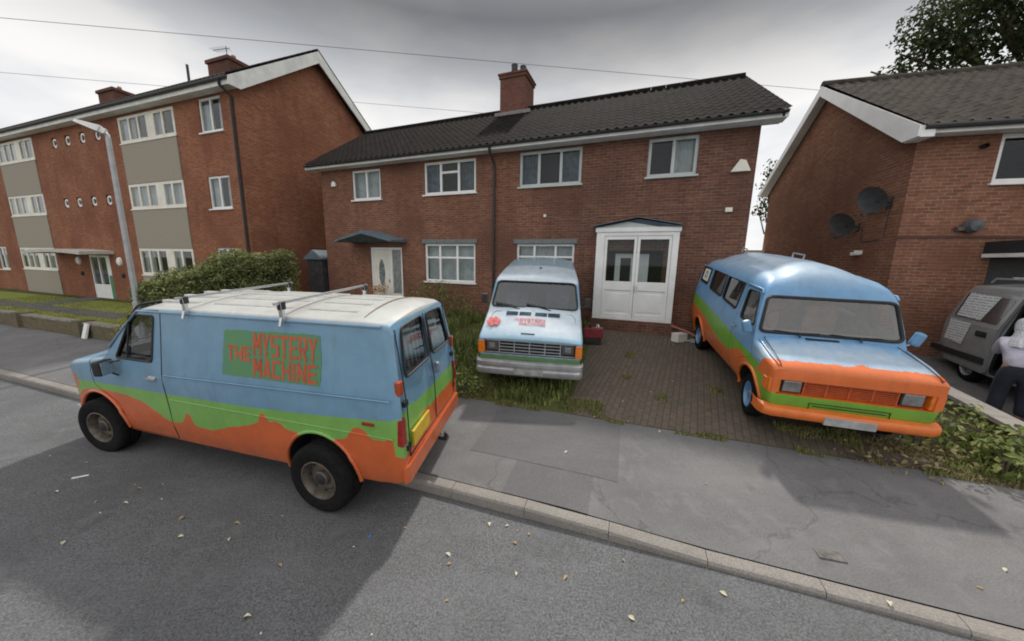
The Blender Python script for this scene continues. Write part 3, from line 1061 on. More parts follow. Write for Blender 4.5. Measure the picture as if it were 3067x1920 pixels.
r.add([(-50.5, 7.25, 8.86), (-13.45, 7.25, 8.86), (-13.45, 3.4, 11.62), (-50.5, 3.4, 11.62)], [(0, 1, 2, 3)])
ro = F.put(r, 'roof', T_FLAT, None, 40, fix=False)
F.put(MB().box(-50.4, -13.48, -0.36, -0.33, 8.60, 8.84).box(-50.4, -13.5, -0.329, -0.002, 8.62, 8.65), 'fascia', FASCIA)
F.put(MB().prism([(-13.51, -0.40, 8.56), (-13.51, 0.0, 8.56), (-13.51, 3.4, 11.10), (-13.51, 7.2, 8.5), (-13.51, 7.2, 8.83), (-13.51, 3.4, 11.56), (-13.51, -0.4, 8.84)], (0.05, 0, 0)), 'bargeboard', FASCIA)
F.put(MB().tube([(-50.4, -0.42, 8.80), (-13.5, -0.42, 8.80)], 0.06, 8), 'gutter', BLACKPL)
F.put(MB().tube([(-13.95, -0.42, 8.78), (-13.95, -0.38, 8.6), (-13.95, -0.07, 8.4), (-13.95, -0.07, 0.5)], 0.05, 8), 'downpipe', BLACKPL, None, 50)
CHB = MATS['brick_chimney']
for (a, b) in ((-20.0, -18.5), (-29.8, -28.2)):
    c = MB().box(a, b, 2.95, 3.85, 11.2, 11.85).box(a - 0.07, b + 0.07, 2.88, 3.92, 11.851, 12.0)
    co = F.put(c, 'chimney', CHB, ro)
    co.location = (0, 0, 0)
    for q in range(3):
        F.put(MB().lathe([(0.1, 12.0), (0.11, 12.05), (0.09, 12.25)], 12, M=Matrix.Translation((a + 0.3 + q * 0.45, 3.4, 0)), axis='z'), 'chimney_pot', FLASH, ro, 40)
F.put(MB().tube([(-22.15, 3.3, 11.4), (-22.15, 3.3, 12.35)], 0.06, 8), 'vent_pipe', BLACKPL, ro)
ae = MB().tube([(-19.25, 3.4, 12.0), (-19.25, 3.4, 12.75)], 0.018, 6).tube([(-20.2, 3.4, 12.72), (-19.0, 3.4, 12.62)], 0.014, 5)
for q in range(7):
    xq = -20.15 + q * 0.16
    ae.tube([(xq, 3.2, 12.715 - q * 0.013), (xq, 3.6, 12.715 - q * 0.013)], 0.008, 4)
F.put(ae, 'aerial', BLACKPL, ro)

# ---- brick house on the right
Rr = Bld('brick_house', 'red brick gabled house with brown tiled roof and white bargeboards at the right edge', rad(-14.57), 10.0, 9.5, 0.55)
GX = 6.63
ops = [(8.04, 10.1, 4.6, 5.6), (8.35, 10.6, 0.55, 3.02)]
w = MB()
wall_front(w, GX, 15.5, 0.3, 5.75, 0, ops, 0.14)
GD = 6.85
w.add([(GX, 0, 0.3), (GX, GD, 0.3), (GX, GD, 5.75), (GX, GD * 0.53, 8.15), (GX, 0, 5.75)], [(4, 3, 2, 1, 0)])
w.add([(GX, GD, 0.3), (15.5, GD, 0.3), (15.5, GD, 5.75), (GX, GD, 5.75)], [(3, 2, 1, 0)])
w.add([(15.5, 0, 0.3), (15.5, GD, 0.3), (15.5, GD, 5.75), (15.5, GD * 0.53, 8.15), (15.5, 0, 5.75)], [(0, 1, 2, 3, 4)])
Rr.put(w, 'wall', B_RIGHT, fix=False)
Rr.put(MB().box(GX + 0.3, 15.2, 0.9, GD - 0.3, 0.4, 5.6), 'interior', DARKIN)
window(Rr, *ops[0], cols=(1.2, 1), m=WHITE, fw=0.09, curtain='net', cover=(0.55, 1))
r = MB()
RY = GD * 0.53
tile_slope(r, GX - 0.28, 15.8, GX - 0.28, 15.8, -0.40, 5.74, RY, 8.36, pitch=0.27, course=0.36, amp=0.042)
r.add([(GX - 0.28, GD + 0.35, 5.74), (15.8, GD + 0.35, 5.74), (15.8, RY, 8.36), (GX - 0.28, RY, 8.36)], [(0, 1, 2, 3)])
ro = Rr.put(r, 'roof', T_RIGHT, None, 40, fix=False)
rg = MB()
x = GX - 0.28
while x < 15.8:
    rg.tube([(x + 0.005, RY, 8.36), (x + 0.445, RY, 8.36)], 0.115, 10)
    x += 0.45
Rr.put(rg, 'ridge_tiles', T_RIGHT, ro, 40)
Rr.put(MB().box(GX - 0.24, 15.7, -0.36, -0.33, 5.58, 5.75).box(GX - 0.20, 15.7, -0.329, -0.002, 5.60, 5.625), 'fascia', FASCIA)
Rr.put(MB().prism([(GX - 0.30, -0.42, 5.52), (GX - 0.30, -0.02, 5.52), (GX - 0.30, RY, 8.05), (GX - 0.30, GD + 0.3, 5.60), (GX - 0.30, GD + 0.3, 5.80), (GX - 0.30, RY, 8.33), (GX - 0.30, -0.42, 5.74)], (0.04, 0, 0)), 'bargeboard', WHITE)
Rr.put(MB().prism([(GX - 0.259, -0.42, 5.50), (GX - 0.259, -0.02, 5.50), (GX - 0.259, -0.02, 5.63), (GX - 0.259, -0.42, 5.73)], (0.24, 0, 0)), 'eaves_box', WHITE)
sf = MB()
sf.add([(GX - 0.258, 0.0, 5.66), (GX - 0.258, RY, 8.17), (GX, RY, 8.17), (GX, 0.0, 5.66)], [(0, 1, 2, 3)])
sf.add([(GX - 0.258, GD + 0.25, 5.66), (GX - 0.258, RY, 8.17), (GX, RY, 8.17), (GX, GD + 0.25, 5.66)], [(0, 1, 2, 3)])
Rr.put(sf, 'soffit', FASCIA, fix=False)
Rr.put(MB().tube([(GX - 0.2, -0.42, 5.70), (15.7, -0.42, 5.70)], 0.06, 8), 'gutter', BLACKPL)
Rr.put(MB().box(GX, 15.49, -0.018, -0.002, 3.44, 3.49), 'brick_course', plain('dark_brick_course', (0.085, 0.048, 0.04), 0.9))
cn = MB().box(8.2, 11.2, -1.1, 0.0, 3.10, 3.36, TRIM).box(8.17, 11.23, -1.13, -0.02, 3.02, 3.098, FASCIA)
Rr.put(cn, 'porch_canopy', TRIM)
Rr.put(MB().box(8.35, 10.6, 0.12, 0.16, 0.5, 3.0), 'porch_door', plain('dark_door', (0.03, 0.028, 0.03), 0.5))
lt = MB().lathe([(0.0, -0.2), (0.12, -0.17), (0.16, -0.06), (0.1, 0.0)], 14, M=Matrix.Translation((7.85, -0.02, 3.70)), axis='y').box(7.6, 7.72, -0.1, -0.002, 3.6, 3.68)
Rr.put(lt, 'wall_light', DISH, None, 40)
Rr.put(MB().lathe([(0.05, -0.1), (0.05, 0)], 10, M=Matrix.Translation((7.75, 0, 5.35)), axis='y'), 'vent_outlet', BLACKPL)
Rr.put(MB().tube([(GX - 0.012, 0.55, 3.44), (GX - 0.012, 0.9, 3.43), (GX - 0.012, 1.15, 3.42), (GX - 0.012, 1.18, 3.8)], 0.012, 5), 'wall_cable', BLACKPL)
Rr.put(MB().tube([(GX - 0.012, 0.4, 4.3), (GX - 0.012, 0.42, 3.5)], 0.012, 5), 'wall_cable', BLACKPL)
Rr.put(MB().box(GX - 0.1, GX - 0.002, 1.05, 1.3, 3.08, 3.16).box(GX - 0.16, GX - 0.002, 1.02, 1.08, 3.1, 3.2), 'wall_bracket', WHITE)
for (yc, zc, nm, lab) in ((0.42, 4.36, 'satellite_dish', 'dark grey satellite dish on the red brick gable, the higher one nearer the eaves'),
                          (1.36, 3.88, 'satellite_dish', 'dark grey satellite dish on the red brick gable, the lower one further back')):
    base = Rr.world(GX, yc, zc)
    dsh = thing(nm, lab, 'satellite dish', base, (0, 0, Rr.yaw), 'satellite dishes on the gable')
    R_ = Matrix.Rotation(rad(-68), 4, 'Z') @ Matrix.Rotation(rad(24), 4, 'X')
    Mt = Matrix.Translation((-0.34, 0.05, 0.02)) @ R_
    prof = [(0.0, 0.07)] + [(0.36 * q / 6, 0.07 - 0.07 * (q / 6) ** 2) for q in range(1, 7)] + [(0.365, -0.005), (0.35, 0.012)] + [(0.35 * q / 6, 0.085 - 0.073 * (q / 6) ** 2) for q in range(5, -1, -1)]
    MB().lathe(prof, 28, M=Mt @ Matrix.Diagonal((0.88, 1, 0.88, 1)), axis='y').build('dish', DISH, dsh, 40)
    MB().tube([(-0.002, 0, -0.05), (-0.2, 0.0, -0.05), (-0.28, 0.03, 0.0)], 0.022, 8).box(-0.03, -0.002, -0.07, 0.07, -0.14, 0.06).build('wall_arm', BLACKPL, dsh, 40)
    tip = Mt @ Vector((0, -0.30, -0.26))
    low = Mt @ Vector((0, 0.0, -0.32))
    MB().tube([low, tip], 0.014, 6).box(-0.04, 0.04, -0.05, 0.05, -0.03, 0.05, M=Matrix.Translation(tip)).build('feed_arm', BLACKPL, dsh)


# ------------------------------------------------------------------ vehicles
def pose(o, p, yaw, pit, rol):
    fw = Vector((math.cos(yaw) * math.cos(pit), math.sin(yaw) * math.cos(pit), math.sin(pit)))
    lf = Vector((-math.sin(yaw), math.cos(yaw), 0))
    up = fw.cross(lf)
    lf2 = lf * math.cos(rol) + up * math.sin(rol)
    up2 = fw.cross(lf2)
    m = Matrix.Identity(4)
    for i in range(3):
        m[i][0], m[i][1], m[i][2], m[i][3] = fw[i], lf2[i], up2[i], p[i]
    o.matrix_world = m
    return m


def skew(root, k, y0, narrow):
    """the old body sits a little out of square: the far side leads, and is drawn in slightly"""
    done = set()
    for o in root.children_recursive:
        me = o.data
        if me is None or me.name in done:
            continue
        done.add(me.name)
        n = len(me.vertices)
        co = np.empty(n * 3)
        me.vertices.foreach_get('co', co)
        co = co.reshape(-1, 3)
        if o.name.split('.')[0] in ('wheel', 'tyre', 'rim_slots', 'hub_cap'):
            yc = 0.96 if co[:, 1].mean() > 0 else -0.96
            co[:, 0] += k * (y0 - yc)
            if yc < 0:
                co[:, 1] += 0.96 * (1 - narrow)
        else:
            co[:, 1] = np.where(co[:, 1] < 0, co[:, 1] * narrow, co[:, 1])
            co[:, 0] += k * (y0 - co[:, 1]) * np.clip((y0 - co[:, 1]) / 0.25, 0, 1)
        me.vertices.foreach_set('co', co.ravel())
        me.update()


def lin(pts, x):
    return float(np.interp(x, [p[0] for p in pts], [p[1] for p in pts]))


def loft(secs, Y, inset=0.0, ns=9, nt=7, post=None):
    """secs: (x, zb, zs, zt, k, rs). Closed skin of a vehicle, front to back."""
    loops = []
    for (x, zb, zs, zt, k, rs) in secs:
        zb, zs, zt = zb + inset, zs - inset, zt - inset
        yy = lambda z: k * Y(z) - inset
        H = []
        yb = yy(zb + 0.04)
        H += [(0, zb), (yb - 0.06, zb), (yb - 0.012, zb + 0.012)]
        for i in range(ns):
            z = zb + 0.05 + (zs - rs - zb - 0.05) * i / (ns - 1)
            H.append((yy(z), z))
        ys = yy(zs - rs)
        for i in range(1, 6):
            a = math.pi / 2 * i / 6
            H.append((ys - rs * 1.15 * (1 - math.cos(a)), zs - rs + rs * math.sin(a) * 1.0))
        yt = ys - rs * 1.15
        for i in range(nt):
            q = 1 - i / (nt - 1)
            H.append((yt * q, zs + (zt - zs) * (1 - q * q)))
        loop = [(x, y, z) for y, z in H] + [(x, -y, z) for y, z in H[-2:0:-1]]
        loops.append(loop)
    n = len(loops[0])
    vs = [v for L in loops for v in L]
    if post:
        vs = [post(*v) for v in vs]
    fs = []
    for i in range(len(loops) - 1):
        for j in range(n):
            fs.append((i * n + j, i * n + (j + 1) % n, (i + 1) * n + (j + 1) % n, (i + 1) * n + j))
    fs.append(tuple(range(n)))
    fs.append(tuple((len(loops) - 1) * n + j for j in range(n))[::-1])
    return MB().add(vs, fs)


def round_poly(pts, r, n=4):
    """rounds the corners of a 2-D polygon"""
    out = []
    k = len(pts)
    for i in range(k):
        p = Vector(pts[i])
        a, b = Vector(pts[i - 1]), Vector(pts[(i + 1) % k])
        da, db = (a - p), (b - p)
        rr = min(r, da.length * 0.45, db.length * 0.45)
        pa, pb = p + da.normalized() * rr, p + db.normalized() * rr
        for j in range(n + 1):
            t = j / n
            q = pa * (1 - t) ** 2 + p * 2 * t * (1 - t) + pb * t * t
            out.append((q.x, q.y))
    return out


def cut_cyl(x, y0, y1, z, r, n=40):
    mb = MB()
    mb.prism([(x + r * math.cos(2 * math.pi * i / n), y0, z + r * math.sin(2 * math.pi * i / n)) for i in range(n)], (0, y1 - y0, 0))
    return mb_mesh(mb, BLACK)


def fill2d(pts):
    """triangulated polygon faces"""
    return [tuple(t) for t in tessellate_polygon([[Vector((p[0], p[1], 0)) for p in pts]])]


class Glaze:
    """side (axis y), end (axis x) or tilted panes: cutter, glass, rubber seal"""

    def __init__(s, poly, fmap, normal, r=0.06):
        s.p = round_poly(poly, r)
        s.P = [Vector(fmap(*q)) for q in s.p]
        s.n = Vector(normal)

    def cutter(s, a=0.14, b=0.12, m=None):
        n = len(s.P)
        return mb_mesh(MB().prism([p + s.n * a for p in s.P], -s.n * (a + b)), m or BLACK)

    def parts(s, parent, gm, name='side_window', off=-0.012, seal=0.014, sealm=None, label=None, seal_to=None):
        mb = MB()
        mb.add([p + s.n * off for p in s.P], fill2d(s.p))
        o = mb.build(name, gm, parent)
        if label:
            o['label'] = label
        MB().tube([p + s.n * 0.002 for p in s.P], seal, 6, closed=True).build('window_seal', sealm or BLACK, seal_to or o, 50)
        return o


def wheel(root, x, y, z, r, w, side, rim_r, rimm, cap=None, steer=0.0):
    """side +1: outer face towards +y"""
    M = Matrix.Translation((x, y, z)) @ Matrix.Rotation(steer, 4, 'Z') @ Matrix.Diagonal((1, side, 1, 1))
    hw = w / 2
    t = [(rim_r * 0.97, -hw * 0.75), (rim_r * 1.05, -hw * 0.95), (r * 0.9, -hw), (r * 0.975, -hw * 0.86), (r, -hw * 0.6), (r, -hw * 0.2), (r * 0.992, -hw * 0.17), (r * 0.992, -hw * 0.1), (r, -hw * 0.07),
         (r, hw * 0.07), (r * 0.992, hw * 0.1), (r * 0.992, hw * 0.17), (r, hw * 0.2), (r, hw * 0.6), (r * 0.975, hw * 0.86), (r * 0.93, hw * 0.97), (r * 0.85, hw * 1.0), (rim_r * 1.08, hw * 0.93), (rim_r * 1.0, hw * 0.82), (rim_r * 0.95, hw * 0.4)]
    q = [(rim_r * 1.03, hw * 0.84), (rim_r * 1.04, hw * 0.93), (rim_r * 0.98, hw * 0.95), (rim_r * 0.93, hw * 0.78), (rim_r * 0.90, hw * 0.15), (rim_r * 0.80, hw * 0.12), (rim_r * 0.70, hw * 0.34), (rim_r * 0.58, hw * 0.40), (rim_r * 0.46, hw * 0.30), (rim_r * 0.40, hw * 0.30), (rim_r * 0.38, hw * 0.62), (rim_r * 0.30, hw * 0.70), (0.0, hw * 0.72)]
    h = MB().lathe(q, 36, m=rimm, M=M)
    for k in range(8):
        a = 2 * math.pi * k / 8
        c = M @ Matrix.Translation((rim_r * 0.75 * math.cos(a), hw * 0.255, rim_r * 0.75 * math.sin(a)))
        h.lathe([(0.0, 0.012), (rim_r * 0.075, 0.012), (rim_r * 0.075, -0.01)], 8, m=TRIM, M=c)
    wo_ = h.build('wheel', None, root, 45)
    MB().lathe(t, 40, M=M).build('tyre', TYRE, wo_, 45)
    if cap:
        MB().lathe([(0.0, hw * 0.80), (rim_r * 0.25, hw * 0.78), (rim_r * 0.36, hw * 0.62), (rim_r * 0.37, hw * 0.45)], 20, M=M).build('hub_cap', cap, wo_, 45)
    return wo_


def arch_lip(root, x, z, r, Yf, side, m, a0=-8, a1=188, t=0.022):
    P = []
    for k in range(29):
        a = rad(a0 + (a1 - a0) * k / 28)
        px, pz = x + r * math.cos(a), z + r * math.sin(a)
        P.append((px, side * (Yf(pz) + 0.006), pz))
    return MB().tube(P, t, 8).build('wheel_arch', m, root, 50)


def livery(name, build, coat=0.35, rough=0.34):
    """paint whose colour fields follow wavy lines along the body"""
    t = NT(name)
    c = t.coord()
    sp = t.new('ShaderNodeSeparateXYZ')
    t.link(c, sp.inputs[0])
    x, y, z = sp.outputs
    wob = t.math('MULTIPLY', t.math('SUBTRACT', t.noise(c, 7, 3, 0.6), 0.5), 0.06)
    col = build(t, c, x, y, z, wob)
    dirt = t.noise(c, 3.0, 6, 0.7)
    col = t.mix(t.math('MULTIPLY', t.step(dirt, 0.42, 0.74), 0.5), col, t.mix(1.0, col, (0.66, 0.64, 0.60), 'MULTIPLY'))
    low = t.math('MULTIPLY', t.math('MULTIPLY', t.step(z, 0.75, 0.35), t.step(t.noise(c, 6, 5, 0.7), 0.3, 0.7)), 0.45)
    col = t.mix(low, col, (0.15, 0.11, 0.075))
    streak = t.noise(t.scale(c, (9.0, 9.0, 0.7)), 1.0, 4, 0.7)
    col = t.mix(t.math('MULTIPLY', t.math('MULTIPLY', t.step(streak, 0.55, 0.75), t.step(z, 0.6, 1.0)), 0.22), col, (0.10, 0.095, 0.085))
    r = t.math('MULTIPLY_ADD', t.noise(c, 5, 4), 0.3, rough - 0.12)
    t.bump(t.noise(t.scale(c, (1.0, 1.0, 1.6)), 2.3, 2), 0.12, 0.02)
    t.set(col, r, 0, 0.5, coat)
    t.b.inputs['Coat Roughness'].default_value = 0.12
    return t.m


def lt_(t, a, b):
    """soft edged a < b"""
    return t.step(t.math('SUBTRACT', b, a), -0.004, 0.004)


BLUE1, GREEN1, ORNG1 = (0.155, 0.30, 0.44), (0.17, 0.40, 0.075), (0.60, 0.125, 0.035)


def paint1(t, c, x, y, z, wob):
    blue = t.mix(t.step(t.noise(c, 1.6, 4), 0.3, 0.7), (0.145, 0.285, 0.43), (0.18, 0.335, 0.47))
    g = t.curve(x, [(-1.0, 1.20), (0.8, 1.09), (2.6, 1.06), (4.3, 1.05), (4.8, 1.03)], -1.0, 4.8, 1.5)
    o = t.curve(x, [(-1.0, 0.90), (-0.86, 0.99), (-0.74, 0.95), (-0.62, 0.94), (-0.46, 1.06), (-0.32, 0.98), (-0.2, 0.88), (0.2, 0.86), (0.55, 0.87), (0.72, 0.96), (0.80, 0.93), (0.90, 1.02),
                    (1.0, 0.90), (1.4, 0.78), (1.95, 0.66), (2.12, 0.68), (2.22, 0.82), (2.34, 0.70), (2.55, 0.66), (2.8, 0.75), (3.25, 0.91), (3.8, 0.95), (4.3, 0.92), (4.55, 0.82), (4.8, 0.70)], -1.0, 4.8, 1.5)
    rear = t.step(x, -0.845, -0.86)
    ry = t.math('MULTIPLY_ADD', t.math('SUBTRACT', 0.9, y), 0.13, 0.0)
    g = t.math('ADD', g, t.math('MULTIPLY', rear, t.math('ADD', ry, 0.02)))
    o = t.math('ADD', o, t.math('MULTIPLY', rear, t.math('ADD', t.math('MULTIPLY', ry, 0.8), -0.20)))
    col = t.mix(lt_(t, z, g), blue, (0.20, 0.43, 0.095))
    col = t.mix(lt_(t, z, t.math('ADD', o, wob)), col, ORNG1)
    # painted nose corner
    nm = t.math('MULTIPLY', t.step(x, 4.47, 4.49), t.math('MULTIPLY', t.step(z, 0.90, 0.915), t.step(z, 1.14, 1.125)))
    col = t.mix(nm, col, (0.60, 0.16, 0.06))
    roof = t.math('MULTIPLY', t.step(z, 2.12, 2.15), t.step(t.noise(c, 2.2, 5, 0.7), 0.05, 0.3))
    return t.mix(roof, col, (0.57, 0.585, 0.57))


PAINT1 = livery('painted_body_wave', paint1)


def van_one():
    """low blue, green and orange panel van parked half on the kerb"""
    root = thing('panel_van', 'blue panel van with green lettered side patch and roof bars, parked half on the kerb', 'van')
    Yp = [(0.3, 0.93), (0.5, 0.965), (0.68, 0.985), (0.7, 0.975), (1.30, 0.985), (1.33, 0.972), (2.2, 0.815), (2.4, 0.8)]
    Y = lambda z: lin(Yp, z)
    secs = [(4.73, .60, 1.20, 1.22, .90, .05), (4.70, .50, 1.26, 1.29, .945, .07), (4.60, .44, 1.31, 1.35, .98, .08), (4.45, .40, 1.345, 1.39, .995, .08), (4.2, .38, 1.38, 1.43, 1, .07),
            (3.82, .36, 1.43, 1.49, 1, .05), (3.74, .36, 1.46, 1.53, 1, .05), (3.58, .36, 1.62, 1.69, 1, .05), (3.3, .36, 1.90, 1.98, 1, .06), (3.12, .36, 2.07, 2.12, 1, .06), (3.02, .36, 2.12, 2.18, 1, .06), (2.85, .36, 2.15, 2.215, 1, .06),
            (2.2, .36, 2.165, 2.235, 1, .06), (1.2, .37, 2.17, 2.24, 1, .06), (0.2, .38, 2.17, 2.24, 1, .06), (-0.6, .41, 2.17, 2.235, 1, .06), (-0.82, .44, 2.155, 2.215, .995, .06), (-0.90, .46, 2.12, 2.17, .98, .06), (-0.93, .50, 2.06, 2.09, .96, .05)]

    def post(x, y, z):
        if x < -0.3:
            q = min(1, (-0.3 - x) / 0.5)
            x += q * (0.13 * max(0, z - 1.3) / 0.9) - q * 0.02
        return (x, y, z)

    body = mb_mesh(loft(secs, Y, post=post), PAINT1)
    inner = [(x, .92, zs, zt, k, rs) for (x, zb, zs, zt, k, rs) in secs if -0.85 < x < 3.7]
    inn = mb_mesh(loft(inner, Y, inset=0.05, post=post), DARKIN)
    sides = []
    glz = []
    dpoly = [(3.47, 1.46), (2.74, 1.46), (2.70, 2.05), (3.14, 2.05)]
    for sd in (1, -1):
        glz.append((Glaze(dpoly, lambda a, b, sd=sd: (a, sd * Y(b), b), (0, sd, 0.12), 0.05), 'side'))
    A, T = Vector((3.73, 0, 1.545)), Vector((-0.655, 0, 0.755))
    n = Vector((0.755, 0, 0.655))
    glz.append((Glaze([(-.80, .05), (.80, .05), (.72, .83), (-.72, .83)], lambda a, b: A + T * b * 0.98 + Vector((0, a, 0)) + Vector((0.0, 0, 0.0)), n, 0.1), 'front'))
    for (ya, yb) in ((0.08, 0.74), (-0.74, -0.08)):
        sgn = 1 if ya > 0 else -1
        pl = [(0.07, 1.56), (0.74, 1.56), (0.63, 2.07), (0.07, 2.09)]
        if sgn < 0:
            pl = [(-a, b) for a, b in pl]
        glz.append((Glaze(pl, lambda a, b: (post(-0.925, 0, b)[0] - 0.012, a, b), (-1, 0, 0.14), 0.07), 'rear'))
    cut = [inn] + [g.cutter() for g, k in glz]
    for (wx, wz, wr) in ((4.05, 0.41, 0.50), (0.13, 0.41, 0.495)):
        cut.append(cut_cyl(wx, 0.62, 1.3, wz, wr))
        cut.append(cut_cyl(wx, -1.3, -0.62, wz, wr))
    body = bool_op(body, cut)
    # front doors cut out of the shell
    dp = [(4.06, 1.02), (3.62, 0.80), (3.50, 0.40), (2.56, 0.40), (2.56, 1.25), (2.585, 2.115), (3.06, 2.10), (3.70, 1.46), (4.06, 1.40)]
    doors = []
    for sd in (1, -1):
        P = round_poly(dp, 0.05)
        inner_p = mb_mesh(MB().prism([(a, sd * 0.72, b) for a, b in P], (0, sd * 0.6, 0)), BLACK)
        cxm, czm = 3.2, 1.2
        P2 = [(cxm + (a - cxm) * 1.014, czm + (b - czm) * 1.012) for a, b in P]
        outer_p = mb_mesh(MB().prism([(a, sd * 0.70, b) for a, b in P2], (0, sd * 0.6, 0)), BLACK)
        doors.append(bool_op(body.copy(), [inner_p], 'INTERSECT'))
        body = bool_op(body, [outer_p])
    bo = link('body', body, root, 32)
    for sd, dm in zip((1, -1), doors):
        do = link('door', dm, root, 32)
        MB().box(2.66, 2.83, sd * 0.985, sd * 1.02, 1.235, 1.265).box(2.68, 2.81, sd * 0.96, sd * 0.99, 1.22, 1.28).build('door_handle', CHROME, do, bevel=0.006)
        MB().tube([(2.553, sd * (Y(z) - 0.004), z) if z < 1.25 else (2.553 + 0.025 * (z - 1.25) / 0.86, sd * (Y(z) - 0.004), z) for z in np.linspace(0.42, 2.10, 12)], 0.010, 6).build('door_seal', BLACK, do)
        g = glz[0 if sd == 1 else 1][0]
        sw = g.parts(do, VGLASS, 'side_window', seal_to=do)
        MB().tube([(3.20, sd * (Y(2.05) - 0.0), 2.04), (3.24, sd * (Y(1.46)), 1.47)], 0.012, 6).build('quarter_light_bar', BLACK, do)
    glz[2][0].parts(root, WSGLASS, 'windscreen')
    # rear doors: thin seam, panes, handle, hinges
    for g, k in glz[3:]:
        g.parts(root, VGLASS, 'rear_window')
    sm = MB()
    xr = lambda z: post(-0.93, 0, z)[0]
    for yv in (0.0,):
        sm.tube([(xr(z) - 0.001, yv, z) for z in np.linspace(0.72, 2.10, 8)], 0.007, 6)
    for yv in (0.83, -0.83):
        sm.tube([(xr(z) - 0.001, yv * (1 - 0.10 * max(0, z - 1.3)), z) for z in np.linspace(0.72, 2.08, 8)], 0.007, 6)
    sm.tube([(xr(0.72) - 0.001, y, 0.72) for y in np.linspace(-0.83, 0.83, 8)], 0.007, 6)
    sm.build('door_seam', BLACK, bo)
    MB().box(-0.985, -0.93, -0.10, -0.04, 1.32, 1.46).box(-1.0, -0.97, -0.09, -0.05, 1.33, 1.45).build('rear_door_handle', CHROME, bo, bevel=0.005)
    for z in (0.84, 1.33):
        for sd in (1, -1):
            MB().box(-0.955, -0.92, sd * 0.80, sd * 0.88, z - 0.03, z + 0.03).build('door_hinge', BLACK, bo)
    for (ya, yb) in ((0.04, 0.42), (-0.72, -0.30)):
        P = [[], []]
        for i in range(25):
            y = ya + (yb - ya) * i / 24
            P[0].append((-0.80 + 0.012 * math.sin(y * 60), y, 1.50))
            P[1].append((-0.74 + 0.012 * math.sin(y * 60 + 0.4), y, 2.08))
        MB().grid(P).build('curtain', plain('beige_curtain', (0.24, 0.22, 0.19), 0.95) if 'beige_curtain' not in MATS else MATS['beige_curtain'], root, 60, fix=False)
    # crease lines and gutters
    for sd in (1, -1):
        MB().tube([(x, sd * (Y(2.155) + 0.012), lin([(-.8, 2.115), (3.0, 2.10)], x)) for x in np.linspace(-0.72, 3.02, 16)] + [(3.3, sd * (Y(1.9) + 0.004), 1.875), (3.62, sd * (Y(1.6) + 0.0), 1.59)], 0.016, 6).build('rain_gutter', PAINT1, bo, 60)
        MB().tube([(x, sd * 0.985, lin([(-0.9, 1.40), (2.5, 1.318)], x)) for x in np.linspace(-0.86, 2.5, 10)], 0.009, 6).build('body_crease', PAINT1, bo, 60)
        MB().tube([(x, sd * 0.983, 0.985 + 0.0 * x) for x in np.linspace(-0.86, 2.5, 10)], 0.007, 6).build('body_crease', PAINT1, bo, 60)
        arch_lip(bo, 4.05, 0.41, 0.51, lambda z: Y(max(z, 0.36)), sd, PAINT1, -4, 178)
        arch_lip(bo, 0.13, 0.41, 0.505, lambda z: Y(max(z, 0.36)), sd, PAINT1, -4, 182)
        MB().box(-0.64, -0.50, sd * 0.98, sd * 1.0, 1.105, 1.135).build('side_marker', REDLENS, root, bevel=0.004)
        MB().box(-0.945, -0.88, sd * 0.865, sd * 0.93, 1.44, 1.59).build('tail_lamp', plain('amber_red_lens', (0.42, 0.07, 0.02), 0.25, coat=0.5) if 'amber_red_lens' not in MATS else MATS['amber_red_lens'], root, bevel=0.012)
        MB().box(-0.955, -0.82, sd * 0.885, sd * 0.965, 0.90, 1.20).build('tail_lamp', REDLENS, root, bevel=0.012)
        MB().lathe([(0.0, 0.05), (0.07, 0.045), (0.1, 0.02), (0.105, -0.02)], 20, M=Matrix.Translation((4.72, sd * 0.66, 1.02)), axis='x').build('headlight', LENS, root, 45)
        wheel(root, 4.03, sd * 0.955, 0.395, 0.405, 0.255, sd, 0.225, STEEL, TRIM, rad(6))
        wheel(root, 0.09, sd * 0.965, 0.385, 0.405, 0.265, sd, 0.225, STEEL, TRIM)
    rb = MB()
    for y in (-0.56, -0.28, 0.0, 0.28, 0.56):
        for (xa, xb) in ((-0.30, 0.38), (0.62, 1.9), (2.2, 2.9)):
            zz_ = 2.17 + 0.07 * (1 - (y / 0.72) ** 2)
            rb.box(xa, xb, y - 0.035, y + 0.035, zz_ - 0.03, zz_ + 0.014)
    rb.build('roof_ribs', PAINT1, bo, bevel=0.006)
    P = [(-0.46 + 0.02 * math.cos(y * 3), y, 2.168 + 0.073 * (1 - (y / 0.74) ** 2) + 0.0) for y in np.linspace(-0.72, 0.72, 13)]
    MB().tube(P, 0.011, 6).build('roof_seam', plain('roof_sealant', (0.20, 0.17, 0.13), 0.8), bo)
    for xb in (2.05, 0.52):
        rk = MB()
        for sd in (1, -1):
            rk.box(xb - 0.028, xb + 0.028, sd * 0.85 - 0.02, sd * 0.85 + 0.02, 2.10, 2.27, CHROME)
            rk.box(xb - 0.03, xb + 0.03, sd * 0.845 - 0.035, sd * 0.845 + 0.035, 2.235, 2.325, TRIM)
            rk.tube([(xb, sd * 0.9, 2.06), (xb, sd * 0.87, 2.15)], 0.02, 6, CHROME)
        rk.box(xb - 0.022, xb + 0.022, -0.93, 0.93, 2.295, 2.325, GALV)
        rk.build('roof_bar', GALV, root, bevel=0.004)
    # side lettering on its green panel
    pan = MB()
    pts = []
    rnd = random.Random(3)
    for (a, b) in ((1.48, 1.44), (1.44, 1.96), (0.03, 1.99), (0.01, 1.70), (0.03, 1.445)):
        pts.append((a, b))
    ring = []
